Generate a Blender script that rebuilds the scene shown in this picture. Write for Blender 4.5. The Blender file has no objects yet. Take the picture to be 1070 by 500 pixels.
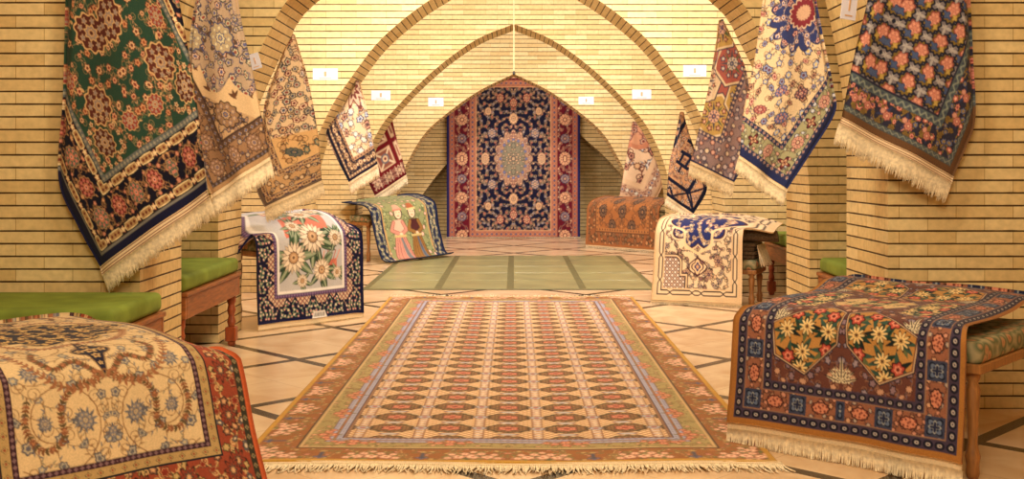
import bpy, bmesh, math, random
import numpy as np
from mathutils import Vector

SC = bpy.context.scene
COL = SC.collection
F, CX, HY, CH = 1150.0, 537.0, 170.0, 1.25      # focal length, vanishing point and eye height in the 1070x500 frame
PI = math.pi


def P(x, y, Y):
    return ((x - CX) * Y / F, Y, CH - (y - HY) * Y / F)


def lin(c):
    c = np.asarray(c, dtype=float) / 255.0
    return np.where(c <= 0.04045, c / 12.92, ((c + 0.055) / 1.055) ** 2.4)


def lin4(c):
    l = lin(c)
    return (float(l[0]), float(l[1]), float(l[2]), 1.0)


# ------------------------------------------------------------------ materials
def nodes(name):
    m = bpy.data.materials.new(name)
    m.use_nodes = True
    nt = m.node_tree
    b = nt.nodes['Principled BSDF']
    return m, nt, b


def N(nt, typ, **kw):
    n = nt.nodes.new(typ)
    for k, v in kw.items():
        if k in n.inputs.keys():
            n.inputs[k].default_value = v
        else:
            setattr(n, k, v)
    return n


def math_node(nt, op, a, b=None, c=None):
    n = nt.nodes.new('ShaderNodeMath')
    n.operation = op
    for i, v in enumerate((a, b, c)):
        if v is None:
            continue
        if isinstance(v, (int, float)):
            n.inputs[i].default_value = v
        else:
            nt.links.new(v, n.inputs[i])
    return n.outputs[0]


def mixc(nt, fac, a, b, blend='MIX'):
    n = nt.nodes.new('ShaderNodeMix')
    n.data_type = 'RGBA'
    n.blend_type = blend
    for sock, v in ((n.inputs[0], fac), (n.inputs[6], a), (n.inputs[7], b)):
        if isinstance(v, (int, float)):
            sock.default_value = v
        elif isinstance(v, tuple):
            sock.default_value = v
        else:
            nt.links.new(v, sock)
    return n.outputs[2]


def brick_material():
    m, nt, b = nodes('yellow_brick')
    L = nt.links
    uv = N(nt, 'ShaderNodeUVMap')
    sep = N(nt, 'ShaderNodeSeparateXYZ')
    L.new(uv.outputs[0], sep.inputs[0])
    row = 0.0645
    br = N(nt, 'ShaderNodeTexBrick', offset=0.5, offset_frequency=2)
    br.inputs['Scale'].default_value = 1.0
    br.inputs['Brick Width'].default_value = 0.29
    br.inputs['Row Height'].default_value = row
    br.inputs['Mortar Size'].default_value = 0.0016
    br.inputs['Mortar Smooth'].default_value = 0.2
    br.inputs['Bias'].default_value = 0.0
    br.inputs['Color1'].default_value = lin4((230, 203, 148))
    br.inputs['Color2'].default_value = lin4((214, 181, 122))
    br.inputs['Mortar'].default_value = lin4((160, 122, 66))
    L.new(uv.outputs[0], br.inputs['Vector'])
    # deep bed joints between the courses, the head joints are nearly closed
    fr = math_node(nt, 'FRACT', math_node(nt, 'DIVIDE', sep.outputs['Y'], row))
    dist = math_node(nt, 'MINIMUM', fr, math_node(nt, 'SUBTRACT', 1.0, fr))
    nz = N(nt, 'ShaderNodeTexNoise', Scale=9.0)
    nz.inputs['Detail'].default_value = 4.0
    L.new(uv.outputs[0], nz.inputs['Vector'])
    edge = math_node(nt, 'ADD', 0.066, math_node(nt, 'MULTIPLY', math_node(nt, 'SUBTRACT', nz.outputs[0], 0.5), 0.07))
    joint = N(nt, 'ShaderNodeMapRange')
    joint.interpolation_type = 'SMOOTHSTEP'
    L.new(dist, joint.inputs[0])
    L.new(math_node(nt, 'MULTIPLY', edge, 0.55), joint.inputs[1])
    L.new(math_node(nt, 'MULTIPLY', edge, 1.35), joint.inputs[2])
    joint.inputs[3].default_value = 1.0
    joint.inputs[4].default_value = 0.0
    big = N(nt, 'ShaderNodeTexNoise', Scale=26.0)
    big.inputs['Detail'].default_value = 6.0
    L.new(uv.outputs[0], big.inputs['Vector'])
    mott = N(nt, 'ShaderNodeMapRange')
    L.new(big.outputs[0], mott.inputs[0])
    mott.inputs[1].default_value = 0.3
    mott.inputs[2].default_value = 0.7
    mott.inputs[3].default_value = 0.86
    mott.inputs[4].default_value = 1.06
    cm = N(nt, 'ShaderNodeCombineColor')
    for i in range(3):
        L.new(mott.outputs[0], cm.inputs[i])
    c = mixc(nt, 1.0, br.outputs['Color'], cm.outputs[0], 'MULTIPLY')
    c = mixc(nt, joint.outputs[0], c, lin4((72, 48, 22)))
    L.new(c, b.inputs['Base Color'])
    b.inputs['Roughness'].default_value = 0.72
    b.inputs['Specular IOR Level'].default_value = 0.3
    bump = N(nt, 'ShaderNodeBump', Strength=0.7, Distance=0.008)
    hgt = math_node(nt, 'SUBTRACT', math_node(nt, 'MULTIPLY', big.outputs[0], 0.25), joint.outputs[0])
    L.new(hgt, bump.inputs['Height'])
    L.new(bump.outputs[0], b.inputs['Normal'])
    return m


def floor_material():
    m, nt, b = nodes('cream_stone_with_dark_strips')
    L = nt.links
    g = N(nt, 'ShaderNodeNewGeometry')
    s = N(nt, 'ShaderNodeSeparateXYZ')
    L.new(g.outputs['Position'], s.inputs[0])
    X, Y = s.outputs[0], s.outputs[1]
    p = 1.378

    def lines(v, period, off, w):
        t = math_node(nt, 'FRACT', math_node(nt, 'DIVIDE', math_node(nt, 'SUBTRACT', v, off), period))
        d = math_node(nt, 'MULTIPLY', math_node(nt, 'MINIMUM', t, math_node(nt, 'SUBTRACT', 1.0, t)), period)
        return math_node(nt, 'LESS_THAN', d, w)
    su = math_node(nt, 'ADD', X, Y)
    sv = math_node(nt, 'SUBTRACT', Y, X)
    strip = math_node(nt, 'MAXIMUM', lines(su, p, 4.245, 0.048), lines(sv, p, 4.245, 0.048))
    thin = math_node(nt, 'MAXIMUM', lines(su, p / 2, 4.245, 0.004), lines(sv, p / 2, 4.245, 0.004))
    n1 = N(nt, 'ShaderNodeTexNoise', Scale=2.2)
    n1.inputs['Detail'].default_value = 8.0
    n1.inputs['Distortion'].default_value = 1.4
    L.new(g.outputs['Position'], n1.inputs['Vector'])
    r = N(nt, 'ShaderNodeValToRGB')
    r.color_ramp.elements[0].position = 0.3
    r.color_ramp.elements[0].color = lin4((212, 172, 130))
    r.color_ramp.elements[1].position = 0.72
    r.color_ramp.elements[1].color = lin4((238, 208, 170))
    L.new(n1.outputs[0], r.inputs[0])
    c = mixc(nt, math_node(nt, 'MULTIPLY', thin, 0.35), r.outputs[0], lin4((150, 108, 70)))
    c = mixc(nt, strip, c, lin4((52, 40, 30)))
    L.new(c, b.inputs['Base Color'])
    b.inputs['Roughness'].default_value = 0.22
    n2 = N(nt, 'ShaderNodeTexNoise', Scale=5.0)
    L.new(g.outputs['Position'], n2.inputs['Vector'])
    bump = N(nt, 'ShaderNodeBump', Strength=0.04, Distance=0.02)
    L.new(n2.outputs[0], bump.inputs['Height'])
    L.new(bump.outputs[0], b.inputs['Normal'])
    return m


def pile_material():
    m, nt, b = nodes('knotted_wool_pile')
    L = nt.links
    a = N(nt, 'ShaderNodeVertexColor', layer_name='pile')
    tc = N(nt, 'ShaderNodeTexCoord')
    n1 = N(nt, 'ShaderNodeTexNoise', Scale=160.0)
    n1.inputs['Detail'].default_value = 2.0
    n2 = N(nt, 'ShaderNodeTexNoise', Scale=7.0)
    n2.inputs['Detail'].default_value = 3.0
    for n in (n1, n2):
        L.new(tc.outputs['Object'], n.inputs['Vector'])
    v = math_node(nt, 'ADD', math_node(nt, 'MULTIPLY', n1.outputs[0], 0.5), math_node(nt, 'MULTIPLY', n2.outputs[0], 0.3))
    v = math_node(nt, 'ADD', v, 0.62)
    cm = N(nt, 'ShaderNodeCombineColor')
    for i in range(3):
        L.new(v, cm.inputs[i])
    L.new(mixc(nt, 1.0, a.outputs[0], cm.outputs[0], 'MULTIPLY'), b.inputs['Base Color'])
    b.inputs['Roughness'].default_value = 0.9
    b.inputs['Specular IOR Level'].default_value = 0.15
    b.inputs['Sheen Weight'].default_value = 0.12
    b.inputs['Sheen Roughness'].default_value = 0.5
    bump = N(nt, 'ShaderNodeBump', Strength=0.35, Distance=0.004)
    L.new(n1.outputs[0], bump.inputs['Height'])
    L.new(bump.outputs[0], b.inputs['Normal'])
    return m


def plain(name, col, rough=0.7, var=0.12, scale=20.0, bump=0.2, spec=0.4, stretch=None):
    m, nt, b = nodes(name)
    L = nt.links
    tc = N(nt, 'ShaderNodeTexCoord')
    n = N(nt, 'ShaderNodeTexNoise', Scale=scale)
    n.inputs['Detail'].default_value = 5.0
    src = tc.outputs['Object']
    if stretch:
        mp = N(nt, 'ShaderNodeMapping')
        mp.inputs['Scale'].default_value = stretch
        L.new(src, mp.inputs['Vector'])
        src = mp.outputs[0]
    L.new(src, n.inputs['Vector'])
    c = np.array(col, float)
    r = N(nt, 'ShaderNodeValToRGB')
    r.color_ramp.elements[0].position = 0.3
    r.color_ramp.elements[0].color = lin4(np.clip(c * (1 - var), 0, 255))
    r.color_ramp.elements[1].position = 0.7
    r.color_ramp.elements[1].color = lin4(np.clip(c * (1 + var), 0, 255))
    L.new(n.outputs[0], r.inputs[0])
    L.new(r.outputs[0], b.inputs['Base Color'])
    b.inputs['Roughness'].default_value = rough
    b.inputs['Specular IOR Level'].default_value = spec
    if bump:
        bp = N(nt, 'ShaderNodeBump', Strength=bump, Distance=0.006)
        L.new(n.outputs[0], bp.inputs['Height'])
        L.new(bp.outputs[0], b.inputs['Normal'])
    return m


def upholstery_material():
    m, nt, b = nodes('floral_upholstery')
    L = nt.links
    tc = N(nt, 'ShaderNodeTexCoord')
    v = N(nt, 'ShaderNodeTexVoronoi', Scale=16.0)
    L.new(tc.outputs['Object'], v.inputs['Vector'])
    r = N(nt, 'ShaderNodeValToRGB')
    e = r.color_ramp.elements
    e[0].position, e[0].color = 0.0, lin4((150, 70, 50))
    e[1].position, e[1].color = 0.75, lin4((168, 150, 110))
    k = e.new(0.25)
    k.color = lin4((190, 140, 95))
    k = e.new(0.45)
    k.color = lin4((92, 100, 66))
    L.new(v.outputs['Distance'], r.inputs[0])
    L.new(r.outputs[0], b.inputs['Base Color'])
    b.inputs['Roughness'].default_value = 0.85
    return m


M = {
    'brick': brick_material(),
    'floor': floor_material(),
    'pile': pile_material(),
    'fringe': plain('cotton_fringe', (234, 212, 178), 0.9, 0.10, 60, 0.2, 0.1),
    'backing': plain('carpet_backing', (172, 138, 96), 0.95, 0.12, 90, 0.4, 0.1),
    'darkback': plain('dark_carpet_backing', (98, 78, 60), 0.95, 0.2, 60, 0.4, 0.1),
    'green': plain('green_velvet', (124, 140, 56), 0.8, 0.10, 6, 0.3, 0.2),
    'wood': plain('brown_wood', (146, 84, 38), 0.42, 0.18, 9, 0.12, 0.5, (1, 1, 8)),
    'redwood': plain('red_brown_wood', (142, 66, 32), 0.32, 0.15, 9, 0.1, 0.5, (8, 8, 1)),
    'palewood': plain('worn_honey_wood', (158, 104, 54), 0.45, 0.15, 9, 0.1, 0.5, (8, 8, 1)),
    'uphol': upholstery_material(),
    'card': plain('white_card', (218, 212, 224), 0.6, 0.02, 10, 0, 0.3),
    'cardmark': plain('ochre_print', (206, 160, 120), 0.6, 0.05, 10, 0, 0.3),
    'pane': plain('olive_green_stone', (148, 142, 98), 0.3, 0.09, 3, 0.02, 0.5),
    'paneframe': plain('dark_olive_joint', (104, 100, 66), 0.4, 0.1, 10, 0.05, 0.4),
    'stone': plain('cream_kerb_stone', (214, 170, 118), 0.3, 0.08, 4, 0.03, 0.5),
    'skirting': plain('dark_brown_skirting', (60, 42, 28), 0.5, 0.15, 12, 0.1, 0.4),
    'cord': plain('pale_cord', (226, 206, 160), 0.7, 0.05, 30, 0, 0.3),
    'iron': plain('dark_iron', (50, 44, 38), 0.5, 0.1, 30, 0, 0.5),
}


# ------------------------------------------------------------------ objects
def wloc(o):
    return Vector(o['_w']) if '_w' in o else Vector((0, 0, 0))


def obj(name, verts, faces, mat, parent=None, origin=None, smooth=False, uvs=None):
    """verts in world space; origin (top-level) or the parent's location is subtracted"""
    me = bpy.data.meshes.new(name)
    if parent is not None:
        off = LOC[parent.name]
    elif origin is not None:
        off = origin
    else:
        a = np.asarray(verts, float)
        off = (float(a[:, 0].mean()), float(a[:, 1].mean()), float(a[:, 2].min()))
    off = tuple(float(q) for q in off)
    a = np.asarray(verts, float) - np.asarray(off)
    if isinstance(faces, np.ndarray):
        n, k = faces.shape
        me.vertices.add(len(a))
        me.vertices.foreach_set('co', a.astype(np.float32).ravel())
        me.loops.add(n * k)
        me.loops.foreach_set('vertex_index', faces.astype(np.int32).ravel())
        me.polygons.add(n)
        me.polygons.foreach_set('loop_start', np.arange(0, n * k, k, dtype=np.int32))
        me.polygons.foreach_set('loop_total', np.full(n, k, dtype=np.int32))
        me.update(calc_edges=True)
    else:
        me.from_pydata([tuple(v) for v in a], [], faces)
    if uvs is not None:
        l = me.uv_layers.new(name='UVMap')
        l.data.foreach_set('uv', np.asarray(uvs, np.float32).ravel())
    if smooth:
        me.polygons.foreach_set('use_smooth', np.ones(len(me.polygons), dtype=bool))
    me.materials.append(M[mat])
    o = bpy.data.objects.new(name, me)
    COL.objects.link(o)
    if parent is not None:
        o.parent = parent
        LOC[o.name] = off
    else:
        o.location = off
        LOC[o.name] = off
    return o


LOC = {}


def empty(name, loc, rotz=0.0):
    o = bpy.data.objects.new(name, None)
    o.empty_display_size = 0.1
    COL.objects.link(o)
    o.location = loc
    o.rotation_euler = (0, 0, rotz)
    LOC[o.name] = (0.0, 0.0, 0.0)       # children are given in local coordinates
    return o


def tag(o, label=None, cat=None, group=None, kind=None):
    for k, v in (('label', label), ('category', cat), ('group', group), ('kind', kind)):
        if v:
            o[k] = v
    return o


def copy_tree(o, parent=None):
    c = o.copy()
    COL.objects.link(c)
    LOC[c.name] = LOC[o.name]
    if parent:
        c.parent = parent
    for ch in list(o.children):
        copy_tree(ch, c)
    return c


class MB:
    def __init__(s):
        s.v, s.f = [], []

    def add(s, v, f):
        b = len(s.v)
        s.v += [tuple(p) for p in v]
        s.f += [tuple(i + b for i in q) for q in f]

    def box(s, x0, x1, y0, y1, z0, z1, bev=0.0, seg=2):
        bm = bmesh.new()
        bmesh.ops.create_cube(bm, size=1.0)
        for v in bm.verts:
            v.co = Vector(((x0 + x1) / 2 + v.co.x * (x1 - x0), (y0 + y1) / 2 + v.co.y * (y1 - y0), (z0 + z1) / 2 + v.co.z * (z1 - z0)))
        if bev:
            bmesh.ops.bevel(bm, geom=bm.edges[:], offset=bev, segments=seg, profile=0.5, affect='EDGES')
        bm.verts.index_update()
        s.add([v.co[:] for v in bm.verts], [[v.index for v in f.verts] for f in bm.faces])
        bm.free()

    def lathe(s, prof, cx=0, cy=0, n=16):
        v, f = [], []
        for r, z in prof:
            for i in range(n):
                a = 2 * PI * i / n
                v.append((cx + r * math.cos(a), cy + r * math.sin(a), z))
        for j in range(len(prof) - 1):
            for i in range(n):
                f.append((j * n + i, j * n + (i + 1) % n, (j + 1) * n + (i + 1) % n, (j + 1) * n + i))
        f.append(tuple(range(n - 1, -1, -1)))
        f.append(tuple((len(prof) - 1) * n + i for i in range(n)))
        s.add(v, f)

    def tube(s, pts, radii, n=6, cap=True):
        pts = [Vector(p) for p in pts]
        v, f = [], []
        for i, p in enumerate(pts):
            d = (pts[min(i + 1, len(pts) - 1)] - pts[max(i - 1, 0)]).normalized()
            u = d.cross(Vector((0, 0, 1)))
            if u.length < 1e-3:
                u = d.cross(Vector((0, 1, 0)))
            u.normalize()
            w = d.cross(u)
            r = radii[i] if hasattr(radii, '__len__') else radii
            for k in range(n):
                a = 2 * PI * k / n
                v.append(p + u * (r * math.cos(a)) + w * (r * math.sin(a)))
        for i in range(len(pts) - 1):
            for k in range(n):
                f.append((i * n + k, i * n + (k + 1) % n, (i + 1) * n + (k + 1) % n, (i + 1) * n + k))
        if cap:
            f.append(tuple(range(n)))
            f.append(tuple((len(pts) - 1) * n + k for k in range(n)))
        s.add(v, f)

    def build(s, name, mat, parent=None, smooth=False, origin=None):
        return obj(name, s.v, s.f, mat, parent, origin, smooth)


def spline(pts, n, closed=False):
    """Catmull-Rom through pts, resampled to n points by arc length"""
    p = np.asarray(pts, float)
    q = np.vstack([2 * p[0] - p[1], p, 2 * p[-1] - p[-2]])
    out = []
    for i in range(1, len(q) - 2):
        t = np.linspace(0, 1, 24, endpoint=False)[:, None]
        a, b, c, d = q[i - 1], q[i], q[i + 1], q[i + 2]
        out.append(0.5 * ((2 * b) + (c - a) * t + (2 * a - 5 * b + 4 * c - d) * t ** 2 + (-a + 3 * b - 3 * c + d) * t ** 3))
    out = np.vstack(out + [p[-1:]])
    return resample(out, n)


def resample(p, n):
    p = np.asarray(p, float)
    d = np.r_[0, np.cumsum(np.linalg.norm(np.diff(p, axis=0), axis=1))]
    t = np.linspace(0, d[-1], n)
    return np.stack([np.interp(t, d, p[:, k]) for k in range(p.shape[1])], 1)


# ------------------------------------------------------------------ the brick hall
XO, ZT = 3.25, 4.0


def arch_wall(name, D, T, prof, xc=0.0, zt=ZT):
    """transverse wall with a pointed arch; prof = half profile (px, px) at the front face, apex first"""
    k = D / F
    half = [(x * k, CH + y * k) for x, y in prof]
    jx = half[-1][0]
    curve = spline(half, 34)
    pr = [(float(x), float(z)) for x, z in curve]
    pr = pr[::-1]                                     # from the springing up to the apex
    pr = [(jx, 0.0)] + pr
    pr[-1] = (0.0, pr[-1][1])
    v, f, uv = [], [], []

    def quad(pts, uvs):
        b = len(v)
        v.extend(pts)
        f.append(tuple(range(b, b + len(pts))))
        uv.extend(uvs)
    arc = 0.0
    for i in range(len(pr) - 1):
        (x0, z0), (x1, z1) = pr[i], pr[i + 1]
        seg = math.hypot(x1 - x0, z1 - z0)
        for s in (1, -1):
            a0, a1, o = xc + s * x0, xc + s * x1, s * XO
            for Y, flip in ((D, False), (D + T, True)):
                pts = [(a0, Y, z0), (o, Y, z0), (o, Y, z1), (a1, Y, z1)]
                if (s < 0) != flip:
                    pts = pts[::-1]
                quad(pts, [(p[0] + 5, p[2]) for p in pts])
            pts = [(a0, D, z0), (a1, D, z1), (a1, D + T, z1), (a0, D + T, z0)]
            uvp = [(D, arc), (D, arc + seg), (D + T, arc + seg), (D + T, arc)]
            if s < 0:
                pts, uvp = pts[::-1], uvp[::-1]
            quad(pts, uvp)
        arc += seg
    za = pr[-1][1]
    for Y, flip in ((D, False), (D + T, True)):
        pts = [(-XO, Y, za), (XO, Y, za), (XO, Y, zt), (-XO, Y, zt)]
        if flip:
            pts = pts[::-1]
        quad(pts, [(p[0] + 5, p[2]) for p in pts])
    # the outer ends and the top, so that it is a solid
    for s in (1, -1):
        pts = [(s * XO, D, 0), (s * XO, D + T, 0), (s * XO, D + T, zt), (s * XO, D, zt)]
        quad(pts if s > 0 else pts[::-1], [(0, 0)] * 4)
    quad([(-XO, D, zt), (XO, D, zt), (XO, D + T, zt), (-XO, D + T, zt)], [(0, 0)] * 4)
    o = obj(name, v, f, 'brick', uvs=uv, origin=(0, D, 0))
    bm = bmesh.new()
    bm.from_mesh(o.data)
    bmesh.ops.remove_doubles(bm, verts=bm.verts[:], dist=1e-5)
    bmesh.ops.recalc_face_normals(bm, faces=bm.faces[:])
    bm.to_mesh(o.data)
    bm.free()
    tag(o, kind='structure')
    return pr


WALL5, WALL4, WALL3, WALL2, WALL1, WALL0 = 5.60, 7.63, 10.6, 14.2, 17.0, 18.46
arch_wall('wall_arch_1', WALL5, 0.70, [(0, 500), (130, 455), (235, 385), (308, 300), (345, 240), (366, 190), (382, 110), (389, 50), (391, 0), (391, -60)])
arch_wall('wall_arch_2', WALL4, 0.65, [(0, 309), (75, 281), (134, 247), (194, 205), (238, 168), (255, 138), (268, 113), (287, 70), (301, 25), (308, -15), (309, -50)])
arch_wall('wall_arch_3', WALL3, 0.70, [(0, 209), (50, 191), (91, 168), (126, 141), (148, 119), (170, 89), (190, 60), (208, 20), (218, -20), (222, -60)])
arch_wall('wall_arch_4', WALL2, 0.72, [(0, 145), (35, 131), (63, 113), (91, 90), (119, 62), (139, 38), (155, 5), (163, -25), (166, -50)])
arch_wall('wall_arch_5', WALL1, 0.55, [(0, 93), (35, 76), (63, 57), (91, 33), (109, 5), (121, -25), (127, -60)])
arch_wall('wall_arch_6', WALL0, 0.40, [(0, 84), (28, 60), (54, 29), (73, 12), (87, -2), (102, -20), (115, -40), (119, -60)], xc=16 * WALL0 / F)


def slab(name, pts, uvs, mat='brick', thick=None):
    o = obj(name, pts, [tuple(range(4))], mat, uvs=uvs, origin=(0, 0, 0))
    if thick:
        md = o.modifiers.new('thickness', 'SOLIDIFY')
        md.thickness = thick
        md.offset = -1
    return tag(o, kind='structure')


YN, YF = -1.5, 19.3
o = slab('floor', [(-XO, YN, 0), (XO, YN, 0), (XO, YF, 0), (-XO, YF, 0)], [(0, 0)] * 4, 'floor', 0.1)
slab('ceiling', [(-XO, YN, ZT), (-XO, YF, ZT), (XO, YF, ZT), (XO, YN, ZT)], [(YN, 0), (YF, 0), (YF, 6.5), (YN, 6.5)], 'brick', 0.1)
slab('wall_left', [(-XO, YN, 0), (-XO, YF, 0), (-XO, YF, ZT), (-XO, YN, ZT)], [(YN, 0), (YF, 0), (YF, ZT), (YN, ZT)], 'brick', 0.1)
slab('wall_right', [(XO, YF, 0), (XO, YN, 0), (XO, YN, ZT), (XO, YF, ZT)], [(YF, 0), (YN, 0), (YN, ZT), (YF, ZT)], 'brick', 0.1)
slab('wall_back', [(-XO, YF, 0), (XO, YF, 0), (XO, YF, ZT), (-XO, YF, ZT)], [(0, 0), (6.5, 0), (6.5, ZT), (0, ZT)], 'brick', 0.1)

# the olive stone field let into the floor
mb = MB()
gx = np.linspace(-1.47, 1.40, 5)
gy = np.linspace(10.85, 14.75, 6)
mb2 = MB()
mb2.box(gx[0] - 0.03, gx[-1] + 0.03, gy[0] - 0.03, gy[-1] + 0.03, 0.001, 0.006, 0.002, 1)
inl = mb2.build('trim_1', 'paneframe')
tag(inl, kind='structure')
for i in range(4):
    for j in range(5):
        wx = 0.035 if i not in () else 0
        mb.box(gx[i] + wx, gx[i + 1] - wx, gy[j] + 0.02, gy[j + 1] - 0.02, 0.004, 0.011, 0.003, 1)
pn = mb.build('trim_2', 'pane')
tag(pn, kind='structure')

# ------------------------------------------------------------------ carpet designs
RND = random.Random(7)


class Canvas:
    """a small painter in carpet coordinates (metres, the corner at 0,0)"""

    def __init__(s, w, h, ppm, ground):
        s.nx, s.ny, s.ppm = max(8, int(w * ppm)), max(8, int(h * ppm)), ppm
        s.w, s.h = w, h
        s.c = np.empty((s.ny, s.nx, 3), np.float32)
        s.c[:] = ground
        s.X, s.Y = np.meshgrid((np.arange(s.nx) + 0.5) * w / s.nx, (np.arange(s.ny) + 0.5) * h / s.ny)

    def win(s, x, y, r):
        i0, i1 = max(0, int((x - r) * s.ppm) - 1), min(s.nx, int((x + r) * s.ppm) + 2)
        j0, j1 = max(0, int((y - r) * s.ppm) - 1), min(s.ny, int((y + r) * s.ppm) + 2)
        if i1 <= i0 or j1 <= j0:
            return None
        sl = (slice(j0, j1), slice(i0, i1))
        return sl, s.X[sl] - x, s.Y[sl] - y

    def fill(s, mask, col):
        s.c[mask] = col

    def flower(s, x, y, r, n, cols, rot=0.0, sx=1.0, clip=None, deep=0.22):
        w = s.win(x, y, r * max(1, sx, 1 / sx) * 1.05)
        if w is None:
            return
        sl, dx, dy = w
        c, q = math.cos(rot), math.sin(rot)
        u, v = (dx * c + dy * q) / sx, (-dx * q + dy * c) * sx
        k = np.hypot(u, v) / (r * (1 - deep + deep * np.cos(n * np.arctan2(v, u))))
        for i, col in enumerate(cols):
            lim = (1.0, 0.8, 0.5, 0.26, 0.12)[i]
            m = k < lim
            if clip is not None:
                m &= clip[sl]
            s.c[sl][m] = col

    def leaf(s, x, y, l, wd, ang, col, clip=None, col2=None):
        w = s.win(x, y, l)
        if w is None:
            return
        sl, dx, dy = w
        c, q = math.cos(ang), math.sin(ang)
        u, v = dx * c + dy * q, -dx * q + dy * c
        t = u / l
        m = (np.abs(v) < wd * np.sqrt(np.clip(t, 0, 1)) * (1 - t)*1.6) & (t > 0) & (t < 1)
        if clip is not None:
            m &= clip[sl]
        s.c[sl][m] = col
        if col2 is not None:
            m2 = m & (np.abs(v) < wd * 0.22)
            s.c[sl][m2] = col2

    def line(s, pts, wd, col, clip=None):
        for (x0, y0), (x1, y1) in zip(pts[:-1], pts[1:]):
            w = s.win((x0 + x1) / 2, (y0 + y1) / 2, math.hypot(x1 - x0, y1 - y0) / 2 + wd)
            if w is None:
                continue
            sl, dx, dy = w
            ax, ay = (x1 - x0) / 2, (y1 - y0) / 2
            L2 = ax * ax + ay * ay + 1e-12
            t = np.clip((dx * ax + dy * ay) / L2, -1, 1)
            m = np.hypot(dx - t * ax, dy - t * ay) < wd / 2
            if clip is not None:
                m &= clip[sl]
            s.c[sl][m] = col

    def poly(s, pts, col, clip=None):
        p = np.asarray(pts, float)
        c = p.mean(0)
        r = np.abs(p - c).max()
        w = s.win(c[0], c[1], r)
        if w is None:
            return
        sl, dx, dy = w
        X, Y = dx + c[0], dy + c[1]
        m = np.zeros(X.shape, bool)
        for (x0, y0), (x1, y1) in zip(p, np.roll(p, -1, 0)):
            cond = ((y0 > Y) != (y1 > Y))
            with np.errstate(divide='ignore', invalid='ignore'):
                m ^= cond & (X < (x1 - x0) * (Y - y0) / (y1 - y0 + 1e-12) + x0)
        if clip is not None:
            m &= clip[sl]
        s.c[sl][m] = col

    def scroll(s, x, y, r, ang, turn, wd, col, clip=None, leaf=None, tip=None, rounds=1.35):
        """a spiral tendril starting at x,y"""
        n = 26
        cx, cy = x + r * math.cos(ang), y + r * math.sin(ang)
        pts = []
        for i in range(n + 1):
            t = i / n
            a = ang + PI + turn * t * 2 * PI * rounds
            rr = r * (1 - 0.72 * t)
            pts.append((cx + rr * math.cos(a), cy + rr * math.sin(a)))
        s.line(pts, wd, col, clip)
        if leaf:
            for i in range(2, n - 4, 4):
                a = math.atan2(pts[i + 1][1] - pts[i][1], pts[i + 1][0] - pts[i][0])
                s.leaf(pts[i][0], pts[i][1], r * 0.42, r * 0.12, a - turn * 0.9, leaf[(i // 4) % len(leaf)], clip)
        if tip:
            s.flower(pts[-1][0], pts[-1][1], r * 0.34, 6, tip, 0, 1, clip)

    def floral(s, mask, spacing, kinds, vine, vw, leaves, seed, rr=(0.32, 0.5), scrolls=0.5, tries=3000, ll=0.36, dark=(48, 34, 36)):
        rnd = random.Random(seed)
        pts = []
        for _ in range(tries):
            x, y = rnd.uniform(0, s.w), rnd.uniform(0, s.h)
            i, j = min(s.nx - 1, int(x * s.ppm)), min(s.ny - 1, int(y * s.ppm))
            if mask[j, i] and all((x - a) ** 2 + (y - b) ** 2 > spacing ** 2 for a, b in pts):
                pts.append((x, y))
        for k, (x, y) in enumerate(pts):
            near = sorted(pts, key=lambda p: (p[0] - x) ** 2 + (p[1] - y) ** 2)[1:3]
            for (u, v) in near:
                mx, my = (x + u) / 2, (y + v) / 2
                h = rnd.choice((-1, 1)) * 0.35
                bx, by = mx - (v - y) * h, my + (u - x) * h
                q = [((1 - t) ** 2 * x + 2 * t * (1 - t) * bx + t * t * u, (1 - t) ** 2 * y + 2 * t * (1 - t) * by + t * t * v) for t in np.linspace(0, 1, 9)]
                s.line(q, vw, vine, mask)
                for i in (2, 4, 6):
                    a = math.atan2(q[i + 1][1] - q[i][1], q[i + 1][0] - q[i][0])
                    s.leaf(q[i][0], q[i][1], spacing * ll, spacing * ll * 0.24, a + rnd.choice((-1, 1)) * 0.8, rnd.choice(leaves), mask)
            if rnd.random() < scrolls:
                s.scroll(x, y, spacing * 0.36, rnd.uniform(0, 6.28), rnd.choice((-1, 1)), vw, vine, mask)
        for k, (x, y) in enumerate(pts):
            kd = kinds[rnd.randrange(len(kinds))]
            r, n_, ro, sx = spacing * rnd.uniform(*rr), rnd.choice((5, 6, 8)), rnd.uniform(0, 6.28), rnd.choice((1.0, 1.0, 0.8, 1.25))
            if dark is not None:
                s.flower(x, y, r * 1.16, n_, (dark,), ro, sx, mask, 0.12)
            s.flower(x, y, r, n_, kd, ro, sx, mask, 0.15)
            for q in range(n_):
                a = ro + q * 2 * PI / n_
                s.flower(x + r * 0.66 * math.cos(a), y + r * 0.66 * math.sin(a), r * 0.15, 3, (kd[1],), 0, 1, mask)

    def palmette(s, x, y, r, rot, cols, clip=None, sx=0.82):
        """a lobed palmette: outline, body, ring of florets, core"""
        s.flower(x, y, r, 11, (cols[0],), rot, sx, clip, 0.07)
        s.flower(x, y, r * 0.9, 11, (cols[1],), rot, sx, clip, 0.07)
        c, q = math.cos(rot), math.sin(rot)
        for k in range(8):
            a = k * PI / 4
            u, v = r * 0.60 * math.cos(a) * sx, r * 0.60 * math.sin(a) / sx
            s.flower(x + u * c - v * q, y + u * q + v * c, r * 0.17, 5, (cols[2], cols[3]), a, 1, clip)
        s.flower(x, y, r * 0.42, 8, (cols[0], cols[3], cols[2], cols[1]), rot, sx, clip, 0.12)
        for sg in (-1, 1):
            u, v = 0.0, sg * r * 1.02 / sx
            s.leaf(x + u * c - v * q, y + u * q + v * c, r * 0.4, r * 0.13, rot + sg * PI / 2, cols[0], clip)

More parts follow.
